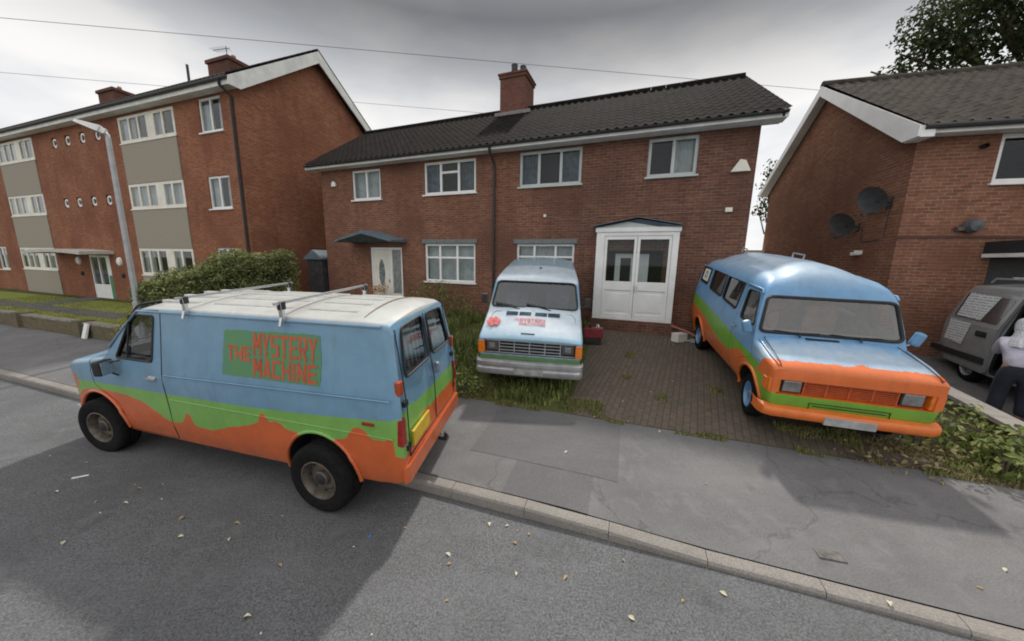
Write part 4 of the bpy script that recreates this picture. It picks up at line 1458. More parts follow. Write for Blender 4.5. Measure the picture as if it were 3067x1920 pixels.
    for i in range(len(pts)):
        p, q = pts[i], pts[(i + 1) % len(pts)]
        L = math.hypot(q[0] - p[0], q[1] - p[1])
        for k in range(max(1, int(L / 0.05))):
            u = k / max(1, int(L / 0.05))
            ring.append((p[0] + (q[0] - p[0]) * u + rnd.uniform(-.007, .007), p[1] + (q[1] - p[1]) * u + rnd.uniform(-.007, .007)))
    pan.add([(a, Y(b) + 0.003, b) for a, b in ring], fill2d(ring))
    pg = NT('green_panel_paint')
    c = pg.coord()
    col = pg.mix(pg.step(pg.noise(c, 5, 4, 0.7), 0.35, 0.7), (0.085, 0.24, 0.15), (0.10, 0.26, 0.085))
    pg.set(col, 0.4, 0, 0.4, 0.2)
    po_ = pan.build('side_panel_patch', pg.m, root)
    tx = MB()
    fit_text(tx, 'THE', 0.0, 0.37, 1.62, 1.79)
    fit_text(tx, 'MYSTERY', 0.41, 1.32, 1.695, 1.955)
    fit_text(tx, 'MACHINE', 0.41, 1.32, 1.462, 1.672)
    tx.v = [(1.39 - a, Y(b) + 0.0045 + d, b) for a, b, d in tx.v]
    tx.build('lettering', LETTER, po_, fix=False)
    # mirror, bumpers, plate, hitch, wipers
    for sd in (1, -1):
        mr = MB().tube([(3.36, sd * 0.975, 1.44), (3.42, sd * 1.04, 1.42), (3.44, sd * 1.08, 1.37)], 0.012, 6).tube([(3.44, sd * 0.98, 1.22), (3.46, sd * 1.06, 1.30)], 0.012, 6)
        mo = mr.build('mirror_arm', BLACKPL, root, 40)
        MB().box(-0.05, 0.05, -0.095, 0.095, -0.10, 0.10, M=Matrix.Translation((3.45, sd * 1.10, 1.37)) @ Matrix.Rotation(rad(24 * sd), 4, 'Z')).build('mirror', TRIM, mo, bevel=0.03)
        MB().box(-0.057, -0.051, -0.08, 0.08, -0.085, 0.085, M=Matrix.Translation((3.45, sd * 1.10, 1.37)) @ Matrix.Rotation(rad(24 * sd), 4, 'Z')).build('mirror_glass', CHROME, mo)
    MB().box(4.72, 4.84, -0.93, 0.93, 0.42, 0.58).box(4.45, 4.72, 0.88, 0.96, 0.42, 0.58).box(4.45, 4.72, -0.96, -0.88, 0.42, 0.58).build('front_bumper', BUMPER, root, bevel=0.015)
    MB().box(4.725, 4.75, -0.5, 0.5, 0.72, 1.12).build('grille', TRIM, root)
    MB().prism([(-0.93, 0.965, .46), (-0.93, -0.965, .46), (-0.985, -0.93, .48), (-0.985, 0.93, .48)], (0, 0, .20)).build('rear_bumper', PAINT1, root, bevel=0.012)
    MB().box(-0.975, -0.945, 0.28, 0.76, 0.80, 0.97).build('number_plate', YELLOW, root, bevel=0.003)
    MB().box(-1.09, -0.97, -0.04, 0.04, 0.42, 0.47).lathe([(0.0, 0.53), (0.025, 0.52), (0.025, 0.49), (0.015, 0.47)], 10, M=Matrix.Translation((-1.07, 0, 0)), axis='z').build('tow_bar', BLACKPL, root)
    MB().box(-0.5, 3.4, -0.55, 0.55, 0.26, 0.40).tube([(0.13, -0.9, 0.36), (0.13, 0.9, 0.36)], 0.06, 8).tube([(4.0, -0.9, 0.34), (4.0, 0.9, 0.34)], 0.05, 8).build('underframe', TRIM, root)
    # cab: seat backs, wheel and dash seen through the glass
    for y in (0.42, -0.42):
        MB().box(2.55, 2.70, y - 0.24, y + 0.24, 0.95, 1.72).box(2.55, 2.68, y - 0.13, y + 0.13, 1.72, 1.92).build('seat', SEATS, root, bevel=0.04)
    MB().box(3.35, 3.66, -0.85, 0.85, 1.1, 1.42).build('dashboard', TRIM, root, bevel=0.03)
    st2 = MB()
    Mw = Matrix.Translation((3.22, 0.42, 1.44)) @ Matrix.Rotation(rad(62), 4, 'Y')
    st2.tube([Mw @ Vector((0.20 * math.cos(a), 0.20 * math.sin(a), 0)) for a in np.linspace(0, 2 * math.pi, 25)[:-1]], 0.014, 6, closed=True)
    st2.tube([Mw @ Vector((-0.2, 0, 0)), Mw @ Vector((0.2, 0, 0))], 0.012, 5)
    st2.build('steering_wheel', TRIM, root)
    skew(root, 0.17, 0.95, 0.93)
    pose(root, (-1.703, 4.344, -0.019), rad(163.74), -0.010, -0.05)
    return root


van_one()


def paint2(t, c, x, y, z, wob):
    w = t.mix(t.step(t.noise(c, 2.4, 5, 0.65), 0.35, 0.7), (0.44, 0.54, 0.63), (0.56, 0.64, 0.70))
    low = t.math('ADD', 1.04, wob)
    col = t.mix(t.step(z, 1.12, 0.98), w, (0.25, 0.42, 0.55))
    side = t.step(x, -0.85, -0.95)
    blue = t.mix(t.step(z, 2.0, 2.05), (0.16, 0.32, 0.48), (0.27, 0.38, 0.46))
    back = t.math('MULTIPLY', side, t.math('MAXIMUM', t.step(z, 1.9, 1.85), t.step(t.math('ADD', x, wob), -2.28, -2.34)))
    col = t.mix(back, col, blue)
    g = t.math('ADD', 0.66, t.math('MULTIPLY', t.step(x, -0.3, -1.2), 0.35))
    col = t.mix(lt_(t, z, t.math('ADD', g, wob)), col, (0.12, 0.25, 0.10))
    return col


PAINT2 = livery('painted_body_white_blue', paint2)


def van_two():
    root = thing('camper_van', 'white nosed pale blue camper van with silver bumper and red emblem, middle of the three', 'van')
    Yp = [(0.4, 0.90), (0.55, 0.935), (0.95, 0.95), (1.36, 0.925), (1.9, 0.865), (2.2, 0.80)]
    Y = lambda z: lin(Yp, z)
    secs = [(-.02, .52, .965, .985, .965, .03), (-.05, .46, .99, 1.02, .985, .04), (-.10, .42, 1.015, 1.05, 1, .045), (-.4, .40, 1.15, 1.195, 1, .05), (-.75, .38, 1.315, 1.37, 1, .05), (-.81, .38, 1.345, 1.405, 1, .05), (-1.0, .38, 1.585, 1.64, 1, .06),
            (-1.24, .38, 1.885, 1.93, 1, .06), (-1.34, .38, 1.94, 1.99, 1, .07), (-1.6, .38, 1.99, 2.045, 1, .07), (-2.2, .38, 2.06, 2.12, 1, .07), (-2.6, .38, 2.10, 2.16, 1, .07), (-3.6, .38, 2.17, 2.235, 1, .07), (-3.95, .4, 2.16, 2.23, .99, .07), (-4.02, .42, 2.08, 2.12, .97, .07)]
    body = mb_mesh(loft(secs, Y), PAINT2)
    inn = mb_mesh(loft([(x, .9, a, b, k, r_) for (x, zb, a, b, k, r_) in secs if -3.95 < x < -0.78], Y, inset=0.05), DARKIN)
    A, Bv = Vector((-0.83, 0, 1.40)), Vector((-1.235, 0, 1.90))
    T = (Bv - A)
    n = Vector((0.777, 0, 0.629))
    ws = Glaze([(-.865, .01), (.865, .01), (.80, .95), (-.80, .95)], lambda a, b: A + T * b + Vector((0, a, 0)), n, 0.12)
    glz = []
    for sd in (1, -1):
        glz.append(Glaze([(-1.05, 1.38), (-1.75, 1.38), (-1.75, 1.84), (-1.38, 1.84)], lambda a, b, sd=sd: (a, sd * Y(b), b), (0, sd, 0.12), 0.05))
        glz.append(Glaze([(-2.1, 1.38), (-3.6, 1.38), (-3.6, 1.84), (-2.1, 1.84)], lambda a, b, sd=sd: (a, sd * Y(b), b), (0, sd, 0.12), 0.05))
    cut = [inn, ws.cutter()] + [g.cutter() for g in glz]
    for wx in (-0.78, -3.2):
        for sd in (1, -1):
            cut.append(cut_cyl(wx, 0.6 if sd > 0 else -1.2, 1.2 if sd > 0 else -0.6, 0.33, 0.43))
    cut.append(mb_mesh(MB().box(-0.10, 0.1, -0.84, 0.84, 0.685, 0.945), TRIM))
    body = bool_op(body, cut)
    bo = link('body', body, root, 32)
    ws.parts(root, WSBLUE, 'windscreen', seal=0.018)
    for g in glz:
        g.parts(root, VGLASS, 'side_window')
    # grille: bright bars over the dark recess
    gr = MB()
    for z in (0.755, 0.815, 0.875):
        gr.box(-0.07, -0.05, -0.56, 0.56, z - 0.0075, z + 0.0075)
    for z in (0.70, 0.932):
        gr.box(-0.075, -0.045, -0.82, 0.82, z - 0.009, z + 0.009)
    for y in (-0.56, -0.28, 0, 0.28, 0.56):
        gr.box(-0.085, -0.055, y - 0.009, y + 0.009, 0.709, 0.923)
    gr.build('grille', plain('grille_bars', (0.46, 0.48, 0.50), 0.35, 0.5), bo)
    for sd in (1, -1):
        MB().box(-0.09, -0.05, sd * 0.58, sd * 0.80, 0.735, 0.925).box(-0.06, -0.035, sd * 0.60, sd * 0.78, 0.755, 0.905).build('headlight', plain('headlight_frame_%d' % (sd + 1), (0.10, 0.11, 0.12), 0.3, 0.3), root, bevel=0.008)
        MB().box(-0.05, -0.03, sd * 0.64, sd * 0.745, 0.785, 0.88).build('headlight_lens', LENS, root.children[-1] if False else bo, bevel=0.01)
        MB().box(-0.13, -0.012, sd * 0.825, sd * 0.945, 0.69, 0.92).build('indicator', AMBER, root, bevel=0.012)
        wheel(root, -0.78, sd * 0.83, 0.33, 0.345, 0.2, sd, 0.19, STEEL, TRIM)
        wheel(root, -3.2, sd * 0.83, 0.33, 0.345, 0.2, sd, 0.19, STEEL, TRIM)
        mo = MB().tube([(-1.0, sd * 0.92, 1.42), (-1.0, sd * 1.03, 1.46)], 0.012, 6).build('mirror_arm', BLACKPL, root)
        MB().box(-1.06, -1.0, sd * 1.0, sd * 1.12, 1.42, 1.62).build('mirror', BLACKPL, mo, bevel=0.02)
    bm_ = MB()
    prof = [(0.0, 0.30), (0.06, 0.31), (0.085, 0.36), (0.085, 0.42), (0.055, 0.45), (0.055, 0.48), (0.09, 0.50), (0.09, 0.555), (0.05, 0.575), (-0.02, 0.575)]
    P = []
    for (y, dx) in ((-0.985, -0.30), (-0.985, -0.12), (-0.95, -0.05), (-0.88, -0.02), (0, 0.015), (0.88, -0.02), (0.95, -0.05), (0.985, -0.12), (0.985, -0.30)):
        P.append([(dx + a, y * (1 - 0.05 * (0.09 - a)), z) for a, z in prof])
    bm_.grid(P)
    bm_.build('bumper', BUMPER, root, 40)
    MB().box(0.05, 0.098, -0.26, 0.27, 0.345, 0.455).build('number_plate', GREYPLATE, root, bevel=0.004)
    # bonnet: louvres, badge, emblem, lettering
    hood = lambda x: lin([(-0.75, 1.365), (-0.4, 1.19), (-0.10, 1.045)], x)
    lv = MB()
    for (ya, yb) in ((-0.53, -0.30), (-0.27, -0.04), (0.04, 0.27), (0.29, 0.52)):
        for k in range(4):
            xk = -0.70 + k * 0.026
            lv.box(xk, xk + 0.02, ya, yb, hood(xk) - 0.005, hood(xk) + 0.006)
    lv.build('bonnet_louvres', plain('louvre_blue', (0.035, 0.07, 0.12), 0.5), bo)
    hg = [(-0.10, -0.86), (-0.40, -0.87), (-0.66, -0.84), (-0.735, -0.78), (-0.745, 0.0), (-0.735, 0.78), (-0.66, 0.84), (-0.40, 0.87), (-0.10, 0.86)]
    hyz = lambda x, y: hood(x) - 0.048 * (abs(y) / 0.9) ** 2 + 0.001
    MB().tube([(x, y * 0.96, hyz(x, y)) for x, y in hg], 0.006, 5).build('bonnet_gap', BLACK, bo, 60)
    slope = math.atan2(hood(-0.6) - hood(-0.2), 0.4)
    hx = lambda u, v: (-0.40 + (-v) * math.cos(slope), u, hood(-0.40) + v * math.sin(slope))
    em = MB()
    for k in range(6):
        a = 2 * math.pi * k / 6 + 0.26
        c, q = math.cos(a), math.sin(a)
        ring = []
        for (p_, w_) in ((0.015, 0.016), (0.06, 0.036), (0.115, 0.046), (0.135, 0.02)):
            ring.append((p_, w_))
        pts = [(p_, w_) for p_, w_ in ring] + [(p_, -w_) for p_, w_ in ring[::-1]]
        pts2 = [(-0.735 + p_ * c - w_ * q, 0.0 + p_ * q + w_ * c) for p_, w_ in pts]
        em.prism([Vector(hx(u, v)) + Vector((0.006, 0, 0.008)) for u, v in pts2], (0.002, 0, 0.004))
    em.build('emblem', plain('emblem_red', (0.60, 0.09, 0.10), 0.5), bo)
    tx = MB()
    fit_text(tx, 'THE', 0, 0.10, 0.075, 0.115)
    fit_text(tx, 'MYSTERY', 0.12, 0.62, 0.045, 0.125)
    fit_text(tx, 'MACHINE', 0.12, 0.62, -0.065, 0.025)
    tx.v = [tuple(Vector(hx(-0.36 + a, b + 0.01)) + Vector((0.45, 0, 0.9)) * (0.017 + d)) for a, b, d in tx.v]
    tx.build('lettering', plain('faded_red_lettering', (0.58, 0.13, 0.16), 0.5), bo, fix=False)
    MB().box(-0.135, -0.115, -0.17, 0.08, hood(-.12) + 0.002, hood(-.12) + 0.02).build('badge', TRIM, bo)
    for (y0, y1) in ((-0.28, -0.78), (0.34, -0.16)):
        MB().tube([A + T * 0.0 + Vector((0.05, y0, -0.02)), A + T * 0.06 + Vector((0.035, (y0 + y1) / 2, 0.0)), A + T * 0.13 + Vector((0.03, y1, 0.0))], 0.012, 5).tube([A + T * 0.05 + Vector((0.03, y0 - 0.1, 0)), A + T * 0.16 + Vector((0.025, y1, 0))], 0.010, 4).build('wiper', BLACK, bo)
    rb = MB()
    for y in (-0.6, -0.4, -0.2, 0, 0.2, 0.4, 0.6):
        zz_ = lambda x: lin([(-3.8, 2.235), (-3.6, 2.235), (-2.6, 2.16), (-2.2, 2.12), (-1.6, 2.045)], x) - 0.06 * (y / 0.75) ** 2
        rb.tube([(x, y, zz_(x) - 0.003) for x in (-3.8, -3.0, -2.3, -1.75)], 0.016, 6)
    rb.build('roof_ribs', PAINT2, bo)
    MB().lathe([(0.0, 0.02), (0.03, 0.015), (0.035, -0.02)], 12, M=Matrix.Translation((-2.0, 0.03, 2.1)), axis='z').build('roof_lamp', TRIM, bo)
    for y in (0.45, -0.45):
        MB().box(-1.75, -1.6, y - 0.25, y + 0.25, 0.92, 1.62).box(-1.73, -1.62, y - 0.13, y + 0.13, 1.62, 1.78).build('seat', DRAPE, root, bevel=0.04)
    MB().box(-1.2, -0.86, -0.85, 0.85, 1.1, 1.36).build('dashboard', TRIM, root, bevel=0.03)
    dm = MB()
    for y, hh in ((-0.03, 0.16), (0.07, 0.13)):
        dm.box(-1.06, -0.98, y - 0.03, y + 0.03, 1.36, 1.36 + hh)
    dm.box(-1.1, -0.95, -0.12, 0.2, 1.355, 1.40)
    dm.build('dashboard_ornament', BLACK, root, bevel=0.01)
    pose(root, (0.312, 5.925, 0.363), rad(-97.84), -0.073, -0.02)
    return root


van_two()


def paint3(t, c, x, y, z, wob):
    blue = t.mix(t.step(t.noise(c, 1.8, 4), 0.3, 0.7), (0.135, 0.31, 0.56), (0.175, 0.37, 0.60))
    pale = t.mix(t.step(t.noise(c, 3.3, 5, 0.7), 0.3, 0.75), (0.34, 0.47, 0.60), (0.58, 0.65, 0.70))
    hood = t.math('MULTIPLY', t.step(t.math('ADD', x, t.math('MULTIPLY', wob, 3.0)), -0.05, 0.25), t.step(z, 1.0, 1.05))  # bonnet's whitish reflection painted into the colour, along with bleached patches
    paler = t.math('MULTIPLY', t.step(z, 2.0, 2.25), 0.75)  # broad highlight along the roof, painted in as pale blue
    col = t.mix(t.math('MAXIMUM', t.math('MULTIPLY', hood, 0.8), paler), blue, pale)
    g = t.curve(x, [(-4.2, 1.31), (-1.94, 1.15), (-0.55, 1.03), (0.21, 0.97), (0.5, 0.90), (0.85, 0.80)], -4.2, 0.85, 1.5)
    o = t.curve(x, [(-4.2, 1.08), (-3.7, 1.02), (-2.63, 0.93), (-2.0, 0.80), (-1.36, 0.74), (-0.95, 0.75), (-0.62, 0.88), (-0.3, 0.90), (-0.05, 0.82), (0.15, 0.72), (0.45, 0.50), (0.85, 0.40)], -4.2, 0.85, 1.5)
    # painted fender and bonnet lip
    f1 = t.curve(x, [(-4.2, 0.0), (0.15, 0.0), (0.28, 0.04), (0.42, 0.24), (0.52, 0.26), (0.60, 0.29), (0.85, 0.31)], -4.2, 0.85, 1.5)
    lip = t.math('MULTIPLY', lt_(t, z, t.math('ADD', t.math('ADD', f1, 0.86), t.math('MULTIPLY', wob, 1.2))), t.step(z, 0.845, 0.86))
    lip = t.math('MULTIPLY', lip, t.step(x, 0.2, 0.24))
    big = t.math('MULTIPLY', t.math('SUBTRACT', t.noise(t.scale(c, (1.0, 1.0, 0.2)), 4.2, 4, 0.65), 0.5), 0.42)
    edge = t.math('MULTIPLY', t.step(t.math('ADD', t.math('ADD', x, big), t.math('MULTIPLY', wob, 1.2)), 0.56, 0.585), t.step(z, 0.69, 0.70))
    edge = t.math('MAXIMUM', edge, t.math('MULTIPLY', t.step(x, 0.63, 0.635), t.step(z, 0.69, 0.70)))
    col = t.mix(lt_(t, z, t.math('ADD', g, t.math('MULTIPLY', wob, 0.5))), col, (0.17, 0.42, 0.04))
    col = t.mix(lt_(t, z, t.math('ADD', o, t.math('MULTIPLY', wob, 0.8))), col, (0.72, 0.165, 0.035))
    col = t.mix(lip, col, (0.74, 0.17, 0.04))
    col = t.mix(edge, col, (0.74, 0.17, 0.04))
    # small sprays of pink and orange on the waves
    v = t.new('ShaderNodeTexVoronoi')
    v.inputs['Scale'].default_value = 3.2
    t.link(c, v.inputs['Vector'])
    band = t.math('MULTIPLY', t.step(z, 1.16, 1.12), t.math('MULTIPLY', t.step(z, 0.72, 0.76), t.step(x, 0.3, 0.2)))
    col = t.mix(t.math('MULTIPLY', t.math('MULTIPLY', lt_(t, v.outputs['Distance'], 0.15), band), 0.6), col, (0.45, 0.22, 0.10))
    return col


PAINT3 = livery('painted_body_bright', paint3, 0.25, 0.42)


def van_three():
    root = thing('minibus', 'bright blue minibus with domed roof, green band and orange nose, parked on the block paving', 'van')
    Yp = [(0.36, 0.84), (0.5, 0.90), (0.70, 0.935), (0.9, 0.945), (1.15, 0.945), (1.32, 0.93), (1.95, 0.815), (2.3, 0.77)]
    Y = lambda z: lin(Yp, z)
    secs = [(.69, .54, 1.045, 1.06, .955, .03), (.67, .50, 1.075, 1.095, .975, .05), (.60, .46, 1.105, 1.135, .99, .06), (.4, .42, 1.15, 1.195, 1, .07), (.0, .40, 1.24, 1.30, 1, .07), (-.06, .40, 1.265, 1.33, 1, .06), (-.14, .40, 1.50, 1.56, 1, .06),
            (-.27, .40, 1.87, 1.92, 1, .08), (-.30, .40, 1.93, 1.985, 1, .10), (-.34, .40, 2.00, 2.08, 1, .13), (-.42, .40, 2.08, 2.19, 1, .18), (-.55, .40, 2.14, 2.27, 1, .23), (-.8, .40, 2.18, 2.33, 1, .27), (-1.3, .40, 2.20, 2.37, 1, .28), (-2.2, .40, 2.20, 2.38, 1, .28), (-3.2, .42, 2.20, 2.37, 1, .28),
            (-3.6, .45, 2.16, 2.31, 1, .27), (-3.85, .48, 2.06, 2.19, .99, .24), (-3.98, .52, 1.93, 2.05, .97, .2), (-4.05, .56, 1.75, 1.85, .94, .15)]
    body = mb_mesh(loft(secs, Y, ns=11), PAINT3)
    inn = mb_mesh(loft([(x, .86, a, b, k, r_) for (x, zb, a, b, k, r_) in secs if -3.9 < x < -0.05], Y, inset=0.05), plain('beige_lining', (0.36, 0.31, 0.27), 0.9))
    A, Bv = Vector((-0.075, 0, 1.355)), Vector((-0.262, 0, 1.875))
    T = Bv - A
    n = Vector((0.52, 0, 0.187)).normalized()
    bow = lambda a: Vector((0.0, a, 0))
    ws = Glaze([(-.87, .0), (.87, .0), (.785, .985), (-.785, .985)], lambda a, b: A + T * b + bow(a), n, 0.11)
    glz = []
    for sd in (1, -1):
        for pl in ([(-0.20, 1.40), (-0.78, 1.40), (-0.86, 1.88), (-0.42, 1.88)], [(-1.08, 1.47), (-1.90, 1.52), (-1.95, 1.96), (-1.08, 1.94)], [(-2.0, 1.52), (-2.86, 1.56), (-2.92, 1.98), (-2.05, 1.96)], [(-3.12, 1.60), (-3.72, 1.62), (-3.74, 1.96), (-3.14, 1.97)]):
            glz.append((Glaze(pl, lambda a, b, sd=sd: (a, sd * Y(b), b), (0, sd, 0.16), 0.07), sd))
    cut = [inn, ws.cutter(0.2, 0.14)] + [g.cutter(0.1, 0.16) for g, s_ in glz]
    for wx in (0.02, -3.12):
        for sd in (1, -1):
            cut.append(cut_cyl(wx, 0.6 if sd > 0 else -1.2, 1.2 if sd > 0 else -0.6, 0.36, 0.445))
    cut.append(mb_mesh(MB().box(0.595, 0.9, -0.84, 0.84, 0.688, 0.90), ORANGE))
    body = bool_op(body, cut)
    doors = []
    dp = [(-0.10, 1.30), (0.0, 0.95), (-0.42, 0.80), (-0.50, 0.46), (-0.94, 0.46), (-0.95, 1.92), (-0.36, 1.92)]
    for sd in (1, -1):
        P = round_poly(dp, 0.05)
        ip = mb_mesh(MB().prism([(a, sd * 0.68, b) for a, b in P], (0, sd * 0.6, 0)), BLACK)
        P2 = [(-0.5 + (a + 0.5) * 1.018, 1.2 + (b - 1.2) * 1.012) for a, b in P]
        op_ = mb_mesh(MB().prism([(a, sd * 0.66, b) for a, b in P2], (0, sd * 0.6, 0)), BLACK)
        doors.append(bool_op(body.copy(), [ip], 'INTERSECT'))
        body = bool_op(body, [op_])
    bo = link('body', body, root, 32)
    for sd, dm in zip((1, -1), doors):
        do = link('door', dm, root, 32)
        MB().box(-0.92, -0.80, sd * 0.945, sd * 0.975, 1.21, 1.24).build('door_handle', CHROME, do, bevel=0.005)
        g = [q for q, s_ in glz if s_ == sd][0]
        g.parts(do, VGLASS, 'side_window', seal_to=do)
    for i, (g, s_) in enumerate(glz):
        if i % 4 == 0:
            continue
        o_ = g.parts(root, VGLASS, 'side_window', seal=0.018)
        if i % 4 == 3:
            # rear quarter light is covered by a pale sticker
            MB().add([(-3.20, s_ * (Y(1.66) + 0.004), 1.66), (-3.64, s_ * (Y(1.67) + 0.004), 1.67), (-3.66, s_ * (Y(1.93) + 0.004), 1.93), (-3.22, s_ * (Y(1.93) + 0.004), 1.93)], [(0, 1, 2, 3)]).build('sticker', CREAM, o_)
            MB().lathe([(0.05, 0), (0.09, 0)], 20, M=Matrix.Translation((-3.44, s_ * (Y(1.8) + 0.007), 1.80)) @ Matrix.Rotation(s_ * 0.2, 4, 'X'), axis='y').build('sticker_ring', PANELG, o_)
    ws.parts(root, WSGLASS, 'windscreen', off=-0.004, seal=0.024)
    # front: bonnet line, slats, lamps
    gr = MB()
    for k in range(8):
        z = 0.715 + k * 0.025
        gr.box(0.60, 0.625, -0.50, 0.50, z - 0.0065, z + 0.0065)
    for y in (-0.505, -0.25, 0, 0.25, 0.505):
        gr.box(0.598, 0.63, y - 0.008, y + 0.008, 0.695, 0.90)
    gr.build('grille', plain('grille_red_orange', (0.55, 0.11, 0.03), 0.5), bo)
    MB().box(0.5965, 0.5995, -0.51, 0.51, 0.695, 0.90).build('grille_backing', plain('grille_dark_red', (0.09, 0.025, 0.014), 0.8), bo)  # dark red-brown panel behind the slats
    for sd in (1, -1):
        ho = MB().box(0.597, 0.632, sd * 0.53, sd * 0.77, 0.705, 0.89).build('headlight', TRIM, root, bevel=0.008)
        MB().box(0.62, 0.648, sd * 0.545, sd * 0.755, 0.72, 0.876).build('headlight_lens', LENS, ho, bevel=0.012)
        MB().box(0.52, 0.675, sd * 0.80, sd * 0.935, 0.70, 0.90).build('indicator', AMBER, root, bevel=0.012)
        MB().box(0.50, 0.60, sd * 0.925, sd * 0.95, 0.71, 0.88).build('side_indicator', ORANGE, root, bevel=0.01)
        wheel(root, 0.02, sd * 0.80, 0.335, 0.335, 0.19, sd, 0.195, VANBLUE, CHROME, rad(-7))
        wheel(root, -3.12, sd * 0.80, 0.335, 0.335, 0.19, sd, 0.195, VANBLUE, CHROME)
        arch_lip(bo, 0.02, 0.36, 0.455, lambda z: Y(max(z, 0.4)), sd, ORANGE, -2, 182, 0.026)
        arch_lip(bo, -3.12, 0.36, 0.455, lambda z: Y(max(z, 0.4)), sd, ORANGE, -2, 182, 0.026)
        mo = MB().tube([(-0.16, sd * 0.92, 1.30), (-0.14, sd * 0.97, 1.30), (-0.12, sd * 1.01, 1.34)], 0.013, 6).build('mirror_arm', CHROME, root)
        MB().box(-0.04, 0.04, -0.06, 0.06, -0.10, 0.10, M=Matrix.Translation((-0.12, sd * 1.04, 1.405)) @ Matrix.Rotation(rad(-18 * sd), 4, 'X')).build('mirror', VANBLUE, mo, bevel=0.035)
        MB().box(-0.046, -0.041, -0.05, 0.05, -0.085, 0.085, M=Matrix.Translation((-0.12, sd * 1.04, 1.405)) @ Matrix.Rotation(rad(-18 * sd), 4, 'X')).build('mirror_glass', TRIM, mo)
        MB().tube([(x, sd * (Y(2.0) + 0.02), lin([(-3.8, 2.0), (-0.4, 1.955)], x)) for x in np.linspace(-3.8, -0.36, 12)] + [(-0.31, sd * (Y(1.9) + 0.008), 1.90)], 0.014, 6).build('rain_gutter', PAINT3, bo, 60)
        MB().tube([(0.66, sd * 0.86, 1.098), (0.4, sd * 0.885, 1.168), (0.0, sd * 0.88, 1.254)], 0.012, 6).build('bonnet_edge', PAINT3, bo, 60)
        MB().tube([(0.675, sd * 0.838, 1.082), (0.62, sd * 0.835, 1.122), (0.4, sd * 0.83, 1.186), (0.0, sd * 0.82, 1.27), (-0.04, sd * 0.80, 1.29)], 0.006, 5).build('bonnet_gap', BLACK, bo, 60)
    # bonnet shut line and lower front panel joints
    MB().box(0.664, 0.70, -0.44, 0.44, 0.605, 0.612).box(0.664, 0.699, -0.44, -0.434, 0.53, 0.605).box(0.664, 0.699, 0.434, 0.44, 0.53, 0.605).box(0.664, 0.698, -0.40, 0.40, 0.565, 0.575).build('panel_joint', BLACK, bo)
    P = []
    for (y, dx) in ((-0.985, -0.34), (-0.985, -0.12), (-0.955, -0.045), (-0.86, 0.0), (0, 0.02), (0.86, 0.0), (0.955, -0.045), (0.985, -0.12), (0.985, -0.34)):
        P.append([(0.70 + dx + a, y, z) for a, z in ((-0.02, .375), (.05, .38), (.075, .41), (.075, .475), (.055, .51), (-.04, .53))])
    MB().grid(P).build('bumper', ORANGE, root, 40)
    MB().box(0.77, 0.80, -0.28, 0.28, 0.37, 0.48).build('number_plate', GREYPLATE, root, bevel=0.004)
    MB().box(-3.9, 0.5, -0.5, 0.5, 0.28, 0.42).tube([(0.02, -.8, .335), (0.02, .8, .335)], 0.05, 8).tube([(-3.12, -.8, .335), (-3.12, .8, .335)], 0.06, 8).build('underframe', TRIM, root)
    for (y0, y1) in ((0.62, 0.02), (-0.12, -0.70)):
        MB().tube([A + Vector((0.06, y0 - 0.25, -0.035)), A + T * 0.03 + Vector((0.03, y0 - 0.25, 0))], 0.014, 6).tube([A + T * 0.05 + Vector((0.025, y0, 0)), A + T * 0.03 + Vector((0.03, y0 - 0.3, 0)), A + T * 0.06 + Vector((0.025, y1, 0))], 0.011, 5).build('wiper', BLACK, bo)
    # scuttle vents, roof hatch
    MB().box(-0.03, 0.02, -0.30, 0.10, 1.305, 1.318).build('scuttle_grille', TRIM, bo)
    for (x, y, L) in ((-1.55, 0.15, 0.42), (-3.3, -0.15, 0.3)):
        hz_ = MB().tube([(x, y, 2.35), (x + 0.02, y, 2.43), (x - L, y + 0.02, 2.44), (x - L, y + 0.02, 2.35)], 0.014, 6)
        hz_.build('roof_bracket', GALV, bo, 40)
    for (x, y) in ((-1.1, -0.42), (-1.1, 0.42), (-2.1, -0.42), (-2.1, 0.30)):
        MB().box(x - 0.16, x - 0.03, y - 0.24, y + 0.24, 0.9, 1.62).box(x - 0.14, x - 0.05, y - 0.12, y + 0.12, 1.62, 1.78).build('seat', SEATS, root, bevel=0.045)
    MB().box(-0.42, -0.13, -0.86, 0.86, 1.05, 1.33).build('dashboard', plain('dash_beige', (0.22, 0.19, 0.16), 0.8), root, bevel=0.03)
    st2 = MB()
    Mw = Matrix.Translation((-0.55, -0.42, 1.42)) @ Matrix.Rotation(rad(55), 4, 'Y')
    st2.tube([Mw @ Vector((0.20 * math.cos(a), 0.20 * math.sin(a), 0)) for a in np.linspace(0, 2 * math.pi, 25)[:-1]], 0.014, 6, closed=True)
    st2.tube([Mw @ Vector((-0.2, 0, 0)), Mw @ Vector((0.2, 0, 0))], 0.012, 5)
    st2.build('steering_wheel', TRIM, root)
    pose(root, (4.619, 4.851, 0.381), rad(-105.42), -0.096, -0.023)
    return root


PANELG = plain('sticker_green', (0.10, 0.20, 0.12), 0.6)
van_three()


